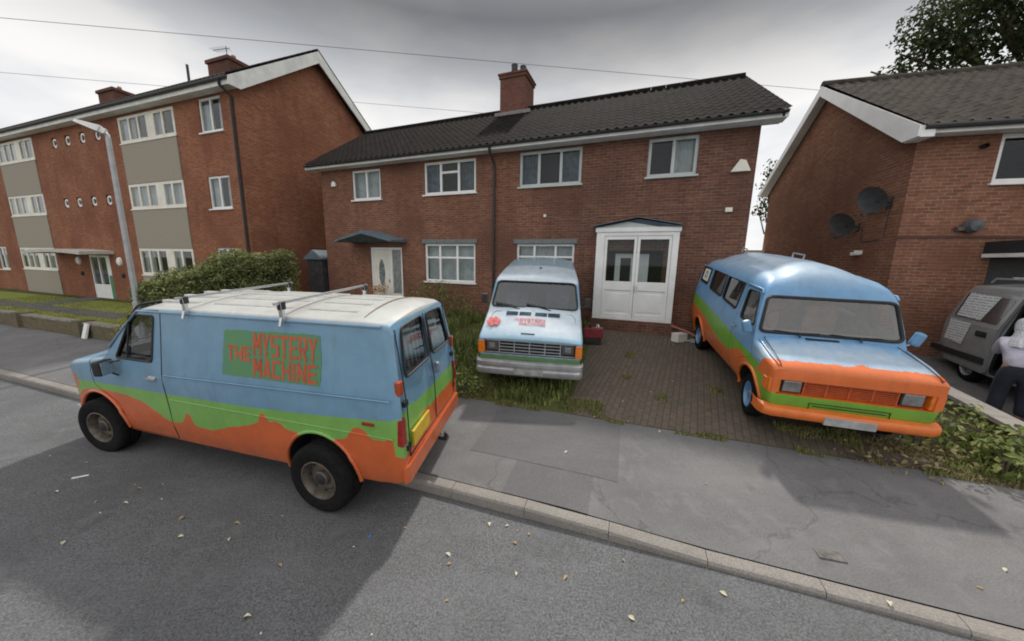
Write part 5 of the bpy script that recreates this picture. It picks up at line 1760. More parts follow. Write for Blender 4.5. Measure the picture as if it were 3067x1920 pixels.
def mpv():
    root = thing('parked_car', 'grey people carrier with paper posters and open side door at the right edge', 'car')
    Yp = [(0.2, 0.82), (0.4, 0.86), (0.6, 0.875), (1.15, 0.87), (1.20, 0.86), (1.92, 0.80)]
    Y = lambda z: lin(Yp, z)
    secs = [(3.05, .35, .75, .78, .85, .06), (2.9, .25, .88, .92, .95, .07), (2.2, .22, 1.05, 1.1, 1, .06), (2.05, .22, 1.12, 1.18, 1, .05), (1.35, .22, 1.82, 1.88, 1, .07), (0.9, .22, 1.90, 1.965, 1, .07), (0, .22, 1.92, 1.985, 1, .07), (-.46, .24, 1.90, 1.955, 1, .07), (-.54, .24, 1.85, 1.88, .99, .06),
            (-.94, .28, 1.19, 1.23, .985, .05), (-1.0, .30, 1.06, 1.08, .97, .05), (-1.04, .34, .62, .64, .95, .03)]
    body = mb_mesh(loft(secs, Y), CARGREY)
    cut = [mb_mesh(loft([(x, .3, a, b, k, r_) for (x, zb, a, b, k, r_) in secs if -0.5 < x < 2.1], Y, inset=0.05), DARKIN)]
    cut.append(mb_mesh(MB().prism([(a, -1.2, b) for a, b in round_poly([(0.55, 0.28), (1.45, 0.28), (1.45, 1.2), (1.3, 1.74), (0.92, 1.74)], 0.08)], (0, 0.7, 0)), TRIM))
    for wx in (0, 2.45):
        for sd in (1, -1):
            cut.append(cut_cyl(wx, 0.6 if sd > 0 else -1.2, 1.2 if sd > 0 else -0.6, 0.27, 0.33))
    bo = link('body', bool_op(body, cut), root, 32)
    # sliding door, pushed back along the side
    dp = round_poly([(-0.60, 0.30), (0.52, 0.26), (0.68, 1.12), (0.96, 1.76), (-0.40, 1.82), (-0.64, 1.22), (-0.70, 1.15), (-0.74, 0.75)], 0.06)
    d = MB()
    n_ = len(dp)
    d.add([(a, -(Y(b) + 0.06), b) for a, b in dp] + [(a, -(Y(b) + 0.012), b) for a, b in dp], fill2d(dp) + [(i, (i + 1) % n_, n_ + (i + 1) % n_, n_ + i) for i in range(n_)])
    do = d.build('sliding_door', CARGREY, root)
    wp = round_poly([(-0.58, 1.25), (0.62, 1.21), (0.84, 1.70), (-0.38, 1.76)], 0.05)
    wo_ = MB().add([(a, -(Y(b) + 0.064), b) for a, b in wp], fill2d(wp)).build('door_window', plain('dark_tint', (0.055, 0.058, 0.062), 0.15, coat=0.5), do)
    PO = NT('printed_poster')
    c = PO.coord()
    sp = PO.new('ShaderNodeSeparateXYZ')
    PO.link(c, sp.inputs[0])
    line = PO.math('SINE', PO.math('MULTIPLY', sp.outputs[2], 120.0))
    wd = PO.noise(PO.scale(c, (26, 1, 18)), 1.0, 2, 0.6)
    ink = PO.math('MULTIPLY', PO.step(line, 0.0, 0.3), PO.step(wd, 0.42, 0.48))
    PO.set(PO.mix(PO.math('MULTIPLY', ink, 0.75), (0.80, 0.81, 0.82), (0.22, 0.27, 0.36)), 0.8)
    q1 = [(-0.50, 1.27), (0.20, 1.25), (0.50, 1.72), (-0.32, 1.76)]
    q2 = [(-0.68, 0.74), (-0.12, 0.71), (0.02, 1.16), (-0.62, 1.19)]
    for q in (q1, q2):
        MB().add([(a, -(Y(b) + 0.069), b) for a, b in q], [(0, 1, 2, 3)]).build('poster', PO.m, do)
    MB().box(0.22, 0.42, -0.965, -0.925, 0.97, 1.02).box(0.18, 0.46, -0.942, -0.92, 0.94, 1.05).build('door_handle', TRIM, do, bevel=0.01)
    MB().box(-1.06, 0.52, -0.95, -0.86, 0.44, 0.56).build('rubbing_strip', TRIM, bo, bevel=0.012)
    MB().box(-1.10, -0.98, -0.84, 0.84, 0.32, 0.58).build('rear_bumper', CARGREY, bo, bevel=0.03)
    for sd in (1, -1):
        MB().tube([(-0.3, sd * 0.66, 1.97), (-0.2, sd * 0.66, 2.05), (1.3, sd * 0.66, 2.05), (1.4, sd * 0.66, 1.9)], 0.018, 6).build('roof_rail', GALV, bo, 40)
        wheel(root, 0, sd * 0.77, 0.29, 0.30, 0.18, sd, 0.185, GALV, TRIM)
        wheel(root, 2.45, sd * 0.76, 0.27, 0.29, 0.17, sd, 0.18, GALV, TRIM)
    rk = MB().box(0.25, 0.30, -0.70, 0.70, 2.05, 2.09).box(1.05, 1.10, -0.70, 0.70, 2.05, 2.09)
    for k in range(7):
        rk.box(0.20, 1.9, -0.48 + k * 0.16 - 0.022, -0.48 + k * 0.16 + 0.022, 2.091, 2.13)
    rk.box(0.2, 0.25, -0.55, 0.55, 2.131, 2.24).box(0.55, 0.60, -0.55, 0.55, 2.131, 2.24).build('roof_rack', GALV, root)
    tint = MATS['dark_tint']
    fr_ = lambda u, y: (2.03 - 0.66 * u, y, 1.175 + 0.70 * u)
    ring = round_poly([(0.06, -0.74), (0.06, 0.74), (0.94, 0.66), (0.94, -0.66)], 0.08)
    MB().add([Vector(fr_(u, y)) + Vector((0.012, 0, 0.012)) for u, y in ring], fill2d(ring)).build('windscreen', tint, root)
    for sd in (1, -1):
        ring = round_poly([(1.95, 1.20), (1.5, 1.20), (1.5, 1.72), (1.46, 1.72)] if sd < 0 else [(1.92, 1.20), (-0.75, 1.22), (-0.50, 1.76), (1.40, 1.74)], 0.05)
        MB().add([(a, sd * (Y(b) + 0.006), b) for a, b in ring], fill2d(ring)).build('side_window', tint, root)
        MB().box(2.90, 3.03, sd * 0.45, sd * 0.76, 0.62, 0.78).build('headlight', LENS, root, bevel=0.03)
    MB().box(2.95, 3.10, -0.78, 0.78, 0.30, 0.50).build('front_bumper', TRIM, root, bevel=0.03)
    MB().box(0.5, 0.62, -0.5, 0.5, 0.35, 1.35).build('seat', DRAPE, root, bevel=0.05)
    pose(root, (10.0, 6.15, 0.53), rad(-118.7), 0, 0)
    return root


mpv()


# ------------------------------------------------------------------ plants
def rnd_dir(rn):
    z = rn.uniform(-1, 1)
    a = rn.uniform(0, 2 * math.pi)
    q = math.sqrt(1 - z * z)
    return Vector((q * math.cos(a), q * math.sin(a), z))


def leaf(vs, fs, p, n, size, rn, asp=0.5):
    """one bent leaf of four faces' worth of outline at p, facing n"""
    t = n.cross(rnd_dir(rn))
    if t.length < 1e-4:
        t = Vector((1, 0, 0))
    t.normalize()
    b = n.cross(t).normalized()
    L, W = size, size * asp
    o = len(vs)
    vs += [p - t * L * 0.5, p + b * W * 0.5 + n * W * 0.15, p + t * L * 0.5 - n * L * 0.12, p - b * W * 0.5 + n * W * 0.15]
    fs.append((o, o + 1, o + 2, o + 3))


def leaf_obj(name, pts, m, parent, size, rn, asp=0.5):
    vs, fs = [], []
    for p, n in pts:
        leaf(vs, fs, p, n, size * rn.uniform(0.6, 1.35), rn, asp)
    return MB().add(vs, fs).build(name, m, parent, fix=False)


def clump_points(rn, centers, per, jitter=0.8):
    """leaves on and just inside a set of uneven blobs: (centre, radius)"""
    out = []
    for c, r in centers:
        k = int(per * r * r)
        for _ in range(k):
            d = rnd_dir(rn)
            q = r * (0.45 + 0.6 * rn.random() ** 0.5)
            p = c + Vector((d.x * q, d.y * q, d.z * q * 0.82))
            p += rnd_dir(rn) * 0.12 * r * jitter
            nn = (d + rnd_dir(rn) * 0.9 + Vector((0, 0, 0.4))).normalized()
            out.append((p, nn))
    return out


def limb_tree(name, label, base, trunk_h, trunk_r, crown, rn, per, size, leafm, group=None, trunk_lean=(0, 0)):
    root = thing(name, label, 'tree', base, group=group)
    b = Vector(base)
    top = Vector((trunk_lean[0], trunk_lean[1], trunk_h))
    tr = MB().tube([Vector((0, 0, -0.3)), top * 0.33 + Vector((0.05, 0.04, 0)), top * 0.7, top], [trunk_r * 1.25, trunk_r, trunk_r * 0.85, trunk_r * 0.65], 10)
    for c, r in crown:
        c = c - b
        mid = top * 0.75 + (c - top * 0.75) * 0.5 + rnd_dir(rn) * 0.25
        tr.tube([top * rn.uniform(0.65, 0.95), mid, c + (c - mid) * 0.2], [trunk_r * 0.45, trunk_r * 0.25, trunk_r * 0.08], 6)
        for _ in range(3):
            e = c + rnd_dir(rn) * r * 0.8
            tr.tube([mid + (c - mid) * rn.uniform(0.2, 0.9), (c + e) / 2, e], [trunk_r * 0.16, trunk_r * 0.09, trunk_r * 0.03], 5)
    tr.build('trunk', BARK, root, 50)
    pts = [(p - b, n) for p, n in clump_points(rn, crown, per)]
    leaf_obj('crown', pts, leafm, root, size, rn, 0.6)
    return root


rn = random.Random(11)
# big tree over the right house roof
C = Vector((21.0, 13.2, 13.0))
cr_ = []
for k in range(46):
    d = rnd_dir(rn)
    q = rn.uniform(0.3, 0.95)
    cr_.append((C + Vector((d.x * 6.0 * q, d.y * 4.6 * q, d.z * 4.6 * q)), rn.uniform(0.75, 1.6)))
for (x, y, z, r) in ((15.9, 14.9, 10.9, 0.7), (16.3, 14.6, 11.9, 0.8), (16.8, 14.2, 10.9, 0.9), (17.2, 14.0, 12.8, 0.9), (18.0, 13.6, 14.2, 1.0), (18.4, 13.4, 15.5, 1.0), (17.6, 14.0, 11.6, 1.1), (18.6, 14, 12.6, 1.3), (15.3, 15.3, 10.5, 0.5)):
    cr_.append((Vector((x, y, z)), r))
limb_tree('leafy_tree', 'large dark green tree rising behind the brown tiled roof at the right', (21.5, 13.8, 0.3), 9.5, 0.35, cr_, rn, 620, 0.17, L_TREE)
cr_ = []
for (x, y, z, r) in ((12.0, 16.6, 6.6, 0.5), (12.5, 17.0, 7.3, 0.6), (13.1, 17.2, 6.3, 0.9), (11.7, 16.7, 5.4, 0.35), (12.3, 16.9, 5.5, 0.5), (13.6, 17.4, 7.4, 0.8), (12.0, 16.8, 5.95, 0.3), (12.9, 17.2, 5.2, 0.6), (11.9, 16.6, 7.1, 0.25)):
    cr_.append((Vector((x, y, z)), r))
limb_tree('garden_tree', 'small tree whose branch tips show in the gap between the two brick houses', (13.6, 17.6, 0.6), 4.2, 0.14, cr_, rn, 300, 0.17, L_TREE)

# hedge between the flats and the pair of houses
H0, H1 = Vector((-10.25, 9.45, 0)), Vector((-8.45, 12.55, 0))
hd = (H1 - H0)
HL = hd.length
hd.normalize()
hs_ = Vector((-hd.y, hd.x, 0))
hedge = thing('hedge', 'tall leafy green hedge beside the flats, behind the lettered van', 'hedge', H0 + Vector((0, 0, 0.3)))


def hedge_top(u):
    return 2.0 + 0.74 * sstep(0.0, 2.3, u) + 0.10 * mnoise.noise(Vector((u * 1.6, 3, 1))) + 0.05 * math.sin(u * 4)


pts = []
for _ in range(24000):
    u = rn.uniform(-0.25, HL + 0.1)
    zt = hedge_top(u)
    a = rn.random()
    hw = 0.72 + 0.1 * mnoise.noise(Vector((u * 1.3, 9, 2)))
    dep = rn.random() ** 2 * 0.30
    if a < 0.38:
        v, z = -hw + dep, rn.uniform(0.2, zt)
        n = -hs_
    elif a < 0.60:
        v, z = hw - dep, rn.uniform(0.2, zt)
        n = hs_
    elif a < 0.85:
        v, z = rn.uniform(-hw, hw), zt - dep
        n = Vector((0, 0, 1))
    else:
        u, v, z = -0.30 + dep + 0.1 * rn.random(), rn.uniform(-hw, hw), rn.uniform(0.2, hedge_top(0))
        n = -hd
    if z > zt - 0.3 and abs(v) > hw - 0.3:
        z -= (abs(v) - hw + 0.3) * 0.7
    p = H0 + hd * u + hs_ * v + Vector((0, 0, z))
    bp = mnoise.noise(p * 2.1)
    p += (n * 0.20 * bp) + rnd_dir(rn) * 0.05
    if bp < -0.32 and rn.random() < 0.6:
        continue
    pts.append((p - hedge.location, (n + rnd_dir(rn) * 0.8 + Vector((0, 0, 0.35))).normalized()))
for _ in range(700):   # young shoots above the trim
    u = rn.uniform(0.2, HL)
    p0 = H0 + hd * u + hs_ * rn.uniform(-0.7, 0.7) + Vector((0, 0, hedge_top(u) - 0.05))
    hgt = rn.uniform(0.05, 0.28)
    for k in range(4):
        pts.append((p0 + Vector((rn.uniform(-.04, .04), rn.uniform(-.04, .04), hgt * k / 3)) - hedge.location, (rnd_dir(rn) + Vector((0, 0, 0.6))).normalized()))
leaf_obj('foliage', pts, L_HEDGE, hedge, 0.095, rn, 0.5)
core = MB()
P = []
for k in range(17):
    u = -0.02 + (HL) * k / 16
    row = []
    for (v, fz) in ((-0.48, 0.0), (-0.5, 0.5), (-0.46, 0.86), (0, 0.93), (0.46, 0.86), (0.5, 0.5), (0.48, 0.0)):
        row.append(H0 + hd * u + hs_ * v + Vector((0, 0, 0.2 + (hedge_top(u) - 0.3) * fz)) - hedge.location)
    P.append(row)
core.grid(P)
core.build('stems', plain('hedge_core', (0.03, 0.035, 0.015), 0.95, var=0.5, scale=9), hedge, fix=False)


def bush(name, label, loc, blobs, per, size, leafm, cat='shrub', stem=True, asp=0.5, group=None):
    z0 = ground_z(loc[0], loc[1])
    root = thing(name, label, cat, (loc[0], loc[1], z0), group=group)
    cs = [(Vector(b[:3]), b[3]) for b in blobs]
    leaf_obj('foliage', clump_points(rn, cs, per), leafm, root, size, rn, asp)
    s_ = MB()
    for c, r in cs:
        for _ in range(3):
            e = c + rnd_dir(rn) * r * 0.6
            s_.tube([Vector((rn.uniform(-.06, .06), rn.uniform(-.06, .06), -0.05)), (c * 0.6 + e * 0.2), e], [0.014, 0.01, 0.004], 5)
    s_.build('stem', BARK, root)
    return root


bush('yellow_bush', 'small yellow green bush at the left end of the hedge, by the lamp post', (-10.75, 9.35), [(0, 0, .35, .42), (-.35, .1, .25, .35), (.3, -.1, .5, .4), (-.1, .1, .7, .3)], 1500, 0.07, L_YEL)
w_ = S.world(-6.2, -0.75, 0)
bush('window_shrub', 'dark straggly shrub under the left ground floor window', (w_.x, w_.y), [(-.6, .2, .7, .45), (0, 0, .8, .5), (.5, -.1, .7, .5), (.95, -.3, .5, .45), (.2, .1, 1.1, .3), (-.4, .2, 1.15, .22)], 700, 0.085, L_WEED)
bush('leafy_plant', 'low bright leafy plant with pale flecks, left of the camper van nose', (-0.95, 6.0), [(0, 0, .22, .3), (.3, .05, .18, .25), (-.3, .1, .25, .3), (.1, .3, .3, .25)], 2000, 0.075, L_WEED, 'plant')
bush('leafy_plant', 'tall green weed clump behind the bumper of the lettered van', (-0.55, 6.9), [(0, 0, .35, .35), (-.35, .1, .3, .3), (.2, .3, .45, .3)], 1500, 0.075, L_WEED, 'plant')
bush('bramble', 'sprawling bramble between the minibus nose and the low wall', (5.62, 4.35), [(0, 0, .25, .32), (.35, .25, .3, .35), (.15, .6, .3, .32), (.45, -.2, .25, .3), (.65, .05, .42, .26)], 1100, 0.085, L_WEED, 'plant')
bush('bramble', 'bright broad leaved bush at the lower right edge by the pavement', (6.05, 3.72), [(0, 0, .25, .3), (.4, .05, .32, .36), (.75, -.1, .35, .4), (1.1, .0, .3, .4), (.4, .3, .3, .3)], 1000, 0.11, L_WEED, 'plant', asp=0.6)
bush('bramble', 'dusty pale weed patch in front of the minibus bumper', (4.95, 3.98), [(0, 0, .1, .22), (.35, -.1, .12, .25), (.65, -.15, .14, .25), (-.3, .15, .1, .2)], 900, 0.07, L_DRY, 'plant')


def grass(name, label_kind, spots, m, n, hmin, hmax, w=0.012, parent=None):
    """spots: function giving (x, y)"""
    vs, fs = [], []
    for _ in range(n):
        x, y, hk = spots()
        z = ground_z(x, y)
        h = rn.uniform(hmin, hmax) * hk
        a = rn.uniform(0, math.pi * 2)
        lean = rn.uniform(0.1, 0.6) * h
        dx, dy = math.cos(a), math.sin(a)
        px, py = -dy * w, dx * w
        o = len(vs)
        vs += [(x - px, y - py, z - 0.01), (x + px, y + py, z - 0.01), (x + dx * lean * 0.35 + px * 0.7, y + dy * lean * 0.35 + py * 0.7, z + h * 0.6), (x + dx * lean * 0.35 - px * 0.7, y + dy * lean * 0.35 - py * 0.7, z + h * 0.6), (x + dx * lean, y + dy * lean, z + h)]
        fs += [(o, o + 1, o + 2, o + 3), (o + 3, o + 2, o + 4)]
    o_ = MB().add(vs, fs).build(name, m, None, fix=False)
    return tag(o_, kind='stuff')


def patchy(s0, s1, t0, t1, cut=0.0, sc=1.3, seed=0):
    def f():
        for _ in range(60):
            s, t = rn.uniform(s0, s1), rn.uniform(t0, t1)
            q = mnoise.noise(Vector((s * sc, t * sc, seed)))
            if q > cut:
                x, y = xy(s, t)
                return x, y, (0.6 + max(0, q)) * (0.5 if s < 3.0 else 1.0)
        x, y = xy(s, t)
        return x, y, 0.5
    return f


grass('garden_grass', None, patchy(2.3, 6.8, -11.0, -0.85, -0.12), L_GRASS, 24000, 0.06, 0.28, 0.008)
grass('garden_weeds', None, patchy(2.25, 6.6, -7.0, -0.85, 0.1, 0.9, 5), L_WEED, 7000, 0.12, 0.42, 0.018)
grass('verge_grass', None, patchy(2.08, 2.62, -3.2, -0.2, 0.0, 2.2, 2), L_GRASS, 4500, 0.03, 0.19, 0.006)
grass('edge_weeds', None, patchy(2.08, 2.36, -0.2, 2.3, 0.30, 2.6, 3), L_GRASS, 900, 0.02, 0.10, 0.006)
grass('paving_weeds', None, patchy(2.8, 6.0, 0.0, 4.0, 0.40, 2.0, 8), L_GRASS, 900, 0.02, 0.09, 0.007)
grass('front_weeds', None, patchy(2.08, 2.75, 2.35, 5.0, 0.0, 2.4, 4), L_GRASS, 5000, 0.04, 0.20, 0.006)
grass('dry_weeds', None, patchy(2.08, 2.7, 3.2, 5.6, -0.1, 2.0, 6), L_DRY, 4500, 0.04, 0.22, 0.009)
grass('side_weeds', None, patchy(2.2, 6.8, 4.1, 4.9, -0.2, 1.6, 7), L_WEED, 5000, 0.06, 0.34, 0.016)
grass('lawn_grass', None, patchy(2.6, 5.9, -30, -12.6, -0.8), L_GRASS, 16000, 0.02, 0.06, 0.012)

# ------------------------------------------------------------------ walls, post, shed, cables
gw = thing('garden_wall', 'low weathered brick garden wall along the pavement in front of the flats', 'wall', (*xy(2.25, -20), 0.2))
wb_, cp_ = MB(), MB()
t = -45.0
while t < -13.4:
    t2 = min(t + 1.6, -13.3)
    for (mb, s0, s1, z0, z1) in ((wb_, 2.18, 2.40, -0.1, 0.44), (cp_, 2.165, 2.415, 0.442, 0.50)):
        vs = []
        hv = 0.02 * mnoise.noise(Vector((t, 1, 2)))
        for zz_ in (z0, z1 + hv):
            for s in (s0, s1):
                for q in (t, t2 - 0.004):
                    x, y = xy(s, q)
                    vs.append((x - gw.location.x, y - gw.location.y, zz_ + 0.16 - gw.location.z))
        mb.add(vs, [(0, 2, 3, 1), (4, 5, 7, 6), (0, 1, 5, 4), (2, 6, 7, 3), (0, 4, 6, 2), (1, 3, 7, 5)])
    t = t2
wb_.build('brickwork', B_WALL, gw)
cp_.build('coping', plain('mossy_coping', (0.24, 0.22, 0.17), 0.9, var=0.4, scale=5), gw)
for q in (-15.9, -19.8, -23.9):
    x, y = xy(2.27, q)
    MB().box(-0.19, 0.19, -0.19, 0.19, -0.2, 0.50, M=Matrix.Translation((x - gw.location.x, y - gw.location.y, 0.0)) @ Matrix.Rotation(rad(-18.4), 4, 'Z')).build('pier', B_WALL, gw, bevel=0.01)
x, y = xy(2.05, -15.4)
tag(MB().box(-0.13, 0.13, -0.03, 0.03, 0, 0.46, M=Matrix.Translation((x, y, 0.2)) @ Matrix.Rotation(rad(-25), 4, 'Z') @ Matrix.Rotation(rad(-14), 4, 'X')).build('white_board', WHITE, bevel=0.012), 'narrow white board leaning against the low garden wall', 'board')
x, y = xy(2.35, -13.25)
tag(MB().box(-0.09, 0.09, -0.09, 0.09, 0, 0.85, M=Matrix.Translation((x, y, 0.15))).build('timber_post', WOODBR, bevel=0.012), 'short weathered wooden post at the end of the lawn beside the yellow bush', 'post')

rw = thing('boundary_wall', 'low brick wall with concrete coping between the weeds and the grey car', 'wall', (7.3, 5.3, 0.4))
W0, W1 = Vector((6.55, 3.82, 0)), Vector((8.62, 7.75, 0))
wd = (W1 - W0).normalized()
ws_ = Vector((-wd.y, wd.x, 0))
LW = (W1 - W0).length
for nm, z0, z1, hw, m_ in (('brickwork', 0.05, 0.66, 0.105, B_WALL), ('coping', 0.662, 0.73, 0.135, KERBM)):
    mb = MB()
    k = 0.0
    while k < LW - 0.05:
        k2 = min(LW, k + 0.6)
        vs = []
        for zz_ in (z0, z1):
            for v in (-hw, hw):
                for u in (k + 0.003, k2 - 0.003):
                    p = W0 + wd * u + ws_ * v - rw.location
                    dz = 0.05 * (u / LW)
                    vs.append((p.x, p.y, zz_ + dz - rw.location.z))
        # location z already removed
        vs = [(a, b, c) for a, b, c in vs]
        mb.add(vs, [(0, 2, 3, 1), (4, 5, 7, 6), (0, 1, 5, 4), (2, 6, 7, 3), (0, 4, 6, 2), (1, 3, 7, 5)])
        k = k2
    mb.build(nm, m_, rw, bevel=0.006)

LX, LY = -10.1, 8.9
lamp = thing('street_lamp', 'grey steel street lamp leaning over the pavement in front of the flats', 'street lamp', (LX, LY, 0.18))
MB().tube([(0, 0, -0.1), (0, 0, 1.3), (0, 0, 1.32), (0, 0, 5.38)], [0.088, 0.088, 0.064, 0.05], 14).build('pole', GALV, lamp, 40)
hp = MB().tube([(0, 0, 5.30), (0.0, 0.0, 5.46), (-0.05, -0.02, 5.52), (-0.12, -0.05, 5.55)], 0.045, 10)
hp.build('arm', GALV, lamp, 50)
hd_ = MB()
Mh = Matrix.Translation((-0.02, -0.01, 5.50)) @ Matrix.Rotation(math.atan2(-0.45, -0.75), 4, 'Z') @ Matrix.Rotation(rad(-20), 4, 'Y') @ Matrix.Diagonal((0.62, 1.0, 1.0, 1))
hd_.prism([Mh @ Vector(v) for v in ((0, -0.09, -0.04), (0, -0.06, 0.09), (0, 0.06, 0.09), (0, 0.09, -0.04))], Mh.to_3x3() @ Vector((0.16, 0, 0)))
hd_.add([Mh @ Vector(v) for v in ((0.16, -0.13, -0.05), (0.16, 0.13, -0.05), (0.16, 0.09, 0.12), (0.16, -0.09, 0.12), (0.82, -0.11, -0.03), (0.82, 0.11, -0.03), (0.82, 0.06, 0.04), (0.82, -0.06, 0.04))], [(0, 1, 2, 3), (4, 7, 6, 5), (0, 4, 5, 1), (3, 2, 6, 7), (1, 5, 6, 2), (0, 3, 7, 4)])
hd_.build('lamp_head', FASCIA, lamp, bevel=0.012)
MB().add([Mh @ Vector(v) for v in ((0.22, -0.10, -0.062), (0.22, 0.10, -0.062), (0.76, 0.085, -0.042), (0.76, -0.085, -0.042))], [(0, 1, 2, 3)]).build('lamp_glass', LENS, lamp)
MB().box(-0.06, 0.06, -0.108, -0.098, 0.4, 0.95).build('access_door', GALV, lamp)

sh = thing('garden_shed', 'dark timber shed with grey roof wedged between the hedge and the brown brick house', 'shed', (-7.95, 13.6, 0.85), (0, 0, rad(-20.9)))
MB().box(-0.42, 0.38, 0, 1.8, 0, 1.86).build('wall', WOODDK, sh)
for k in range(6):
    MB().box(-0.415 + k * 0.133, -0.415 + k * 0.133 + 0.122, -0.02, -0.002, 0.02, 1.84).build('plank', WOODDK, sh)
MB().prism([(-0.52, -0.1, 1.84), (0.48, -0.1, 1.84), (0.48, -0.1, 1.90), (-0.02, -0.1, 2.22), (-0.52, -0.1, 1.90)], (0, 2.0, 0)).build('roof', CANOPY, sh)
gs = thing('back_shed', 'pale grey flat roofed store behind the gap between the brown and red houses', 'shed', (10.3, 14.6, 0.7), (0, 0, rad(-16)))
MB().box(-1.2, 0.7, 0, 2.4, 0, 2.55).build('wall', plain('grey_render', (0.34, 0.36, 0.37), 0.85), gs)
MB().box(-1.3, 0.8, -0.1, 2.5, 2.551, 2.72).build('roof', FASCIA, gs)
MB().box(-0.9, 0.2, -0.03, -0.002, 0.1, 2.1).build('door', plain('shed_door_grey', (0.27, 0.29, 0.30), 0.8), gs)


def cable(label, P, r, sag, k0=-0.25, k1=1.25):
    a, b = Vector(P[0]), Vector(P[1])
    pts = []
    for i in range(41):
        u = k0 + (k1 - k0) * i / 40
        p = a + (b - a) * u
        p.z -= sag * (1 - (2 * u - 1) ** 2)
        pts.append(p)
    tag(MB().tube(pts, r, 5).build('overhead_cable', BLACKPL), label, 'cable')


CABM = None
cable('thin overhead cable crossing the whole sky above the roofs', ((-13.0, 9.52, 8.53), (10.34, 12.28, 8.53)), 0.006, 0.0, -0.6, 1.6)
cable('thin lower overhead cable passing behind the flats and the chimney', ((-34.8, 25.0, 14.72), (-3.0, 29.8, 14.72)), 0.012, 0.0, -0.6, 1.5)

# ------------------------------------------------------------------ small things lying about
GZ = ground_z(2.1, 8.55)
tb = thing('tool_box', 'red tool box with loose oddments on top, on the paving by the porch', 'tool box', (2.12, 8.5, GZ), (0, 0, rad(-12)))
MB().box(-0.24, 0.24, -0.15, 0.15, 0.16, 0.42).build('case', REDCASE, tb, bevel=0.02)
MB().box(-0.22, 0.20, -0.14, 0.14, 0.0, 0.158).build('base', BLACK, tb, bevel=0.015)
MB().tube([(-0.1, 0, 0.42), (-0.1, 0, 0.48), (0.1, 0, 0.48), (0.1, 0, 0.42)], 0.014, 6).build('handle', BLACK, tb)
for lab, M_, sz, c in (('small white pot standing on the red tool box', (2.22, 8.52, GZ + 0.42), (0.05, 0.07), WHITE), ('small dark bottle standing on the red tool box', (2.02, 8.46, GZ + 0.42), (0.035, 0.11), BLACK)):
    o_ = MB().lathe([(0.0, 0), (sz[0], 0.002), (sz[0], sz[1] * 0.7), (sz[0] * 0.6, sz[1]), (0, sz[1])], 14, axis='z').build('bottle', c, None, 40)
    o_.location = M_
    tag(o_, lab, 'bottle')
GP = ground_z(4.4, 8.35)
o_ = MB().box(-0.16, 0.16, -0.11, 0.11, 0, 0.2).box(-0.165, 0.165, -0.115, 0.115, 0.201, 0.22).build('scrap_box', CREAM, bevel=0.008)
o_.location, o_.rotation_euler = (4.32, 8.42, GP), (0, 0, 0.4)
tag(o_, 'pale box lying at the right foot of the white porch', 'box')
o_ = MB().tube([(-0.35, 0, 0), (0.0, 0, 0.02), (0.38, 0, 0.0)], 0.022, 8).build('red_pipe', plain('faded_red', (0.42, 0.14, 0.10), 0.6))
o_.location, o_.rotation_euler = (4.42, 8.36, GP + 0.27), (0.1, 0.35, -0.5)
tag(o_, 'faded red pipe leaning on the pale box beside the porch', 'pipe')
o_ = MB().tube([(-0.3, 0, 0), (0.3, 0, 0)], 0.03, 8).box(-0.1, 0.1, -0.08, 0.08, -0.03, 0.06).build('metal_bracket', GALV)
o_.location, o_.rotation_euler = (4.66, 8.30, GP + 0.04), (0.0, 0.0, -0.3)
tag(o_, 'grey metal bracket on the ground beside the porch', 'scrap')
pw = S.world(-8.75, -0.55, 0.95)
pl = thing('potted_plant', 'dry tan plant in a pot by the white front door', 'plant', pw)
MB().lathe([(0.0, 0), (0.13, 0.0), (0.18, 0.3), (0.19, 0.33), (0.16, 0.33), (0.15, 0.28), (0, 0.28)], 20, axis='z').build('pot', FLASH, pl, 40)
leaf_obj('foliage', clump_points(rn, [(Vector((0, 0, .6)), .3), (Vector((.15, 0, .8)), .22), (Vector((-.18, 0, .75)), .2)], 2200), plain('tan_leaves', (0.42, 0.25, 0.11), 0.8, var=0.5), pl, 0.07, rn)
ac = MB().box(-0.11, 0.11, -0.06, 0.06, 0, 0.012)
o_ = ac.build('access_cover', plain('rusty_iron', (0.12, 0.11, 0.105), 0.8, var=0.5, scale=20), bevel=0.003)
o_.location, o_.rotation_euler = (3.09, 2.78, ground_z(3.09, 2.78) - 0.004), (0, 0, rad(-14))
tag(o_, 'small rusty water cover set in the pavement at lower right', 'cover')

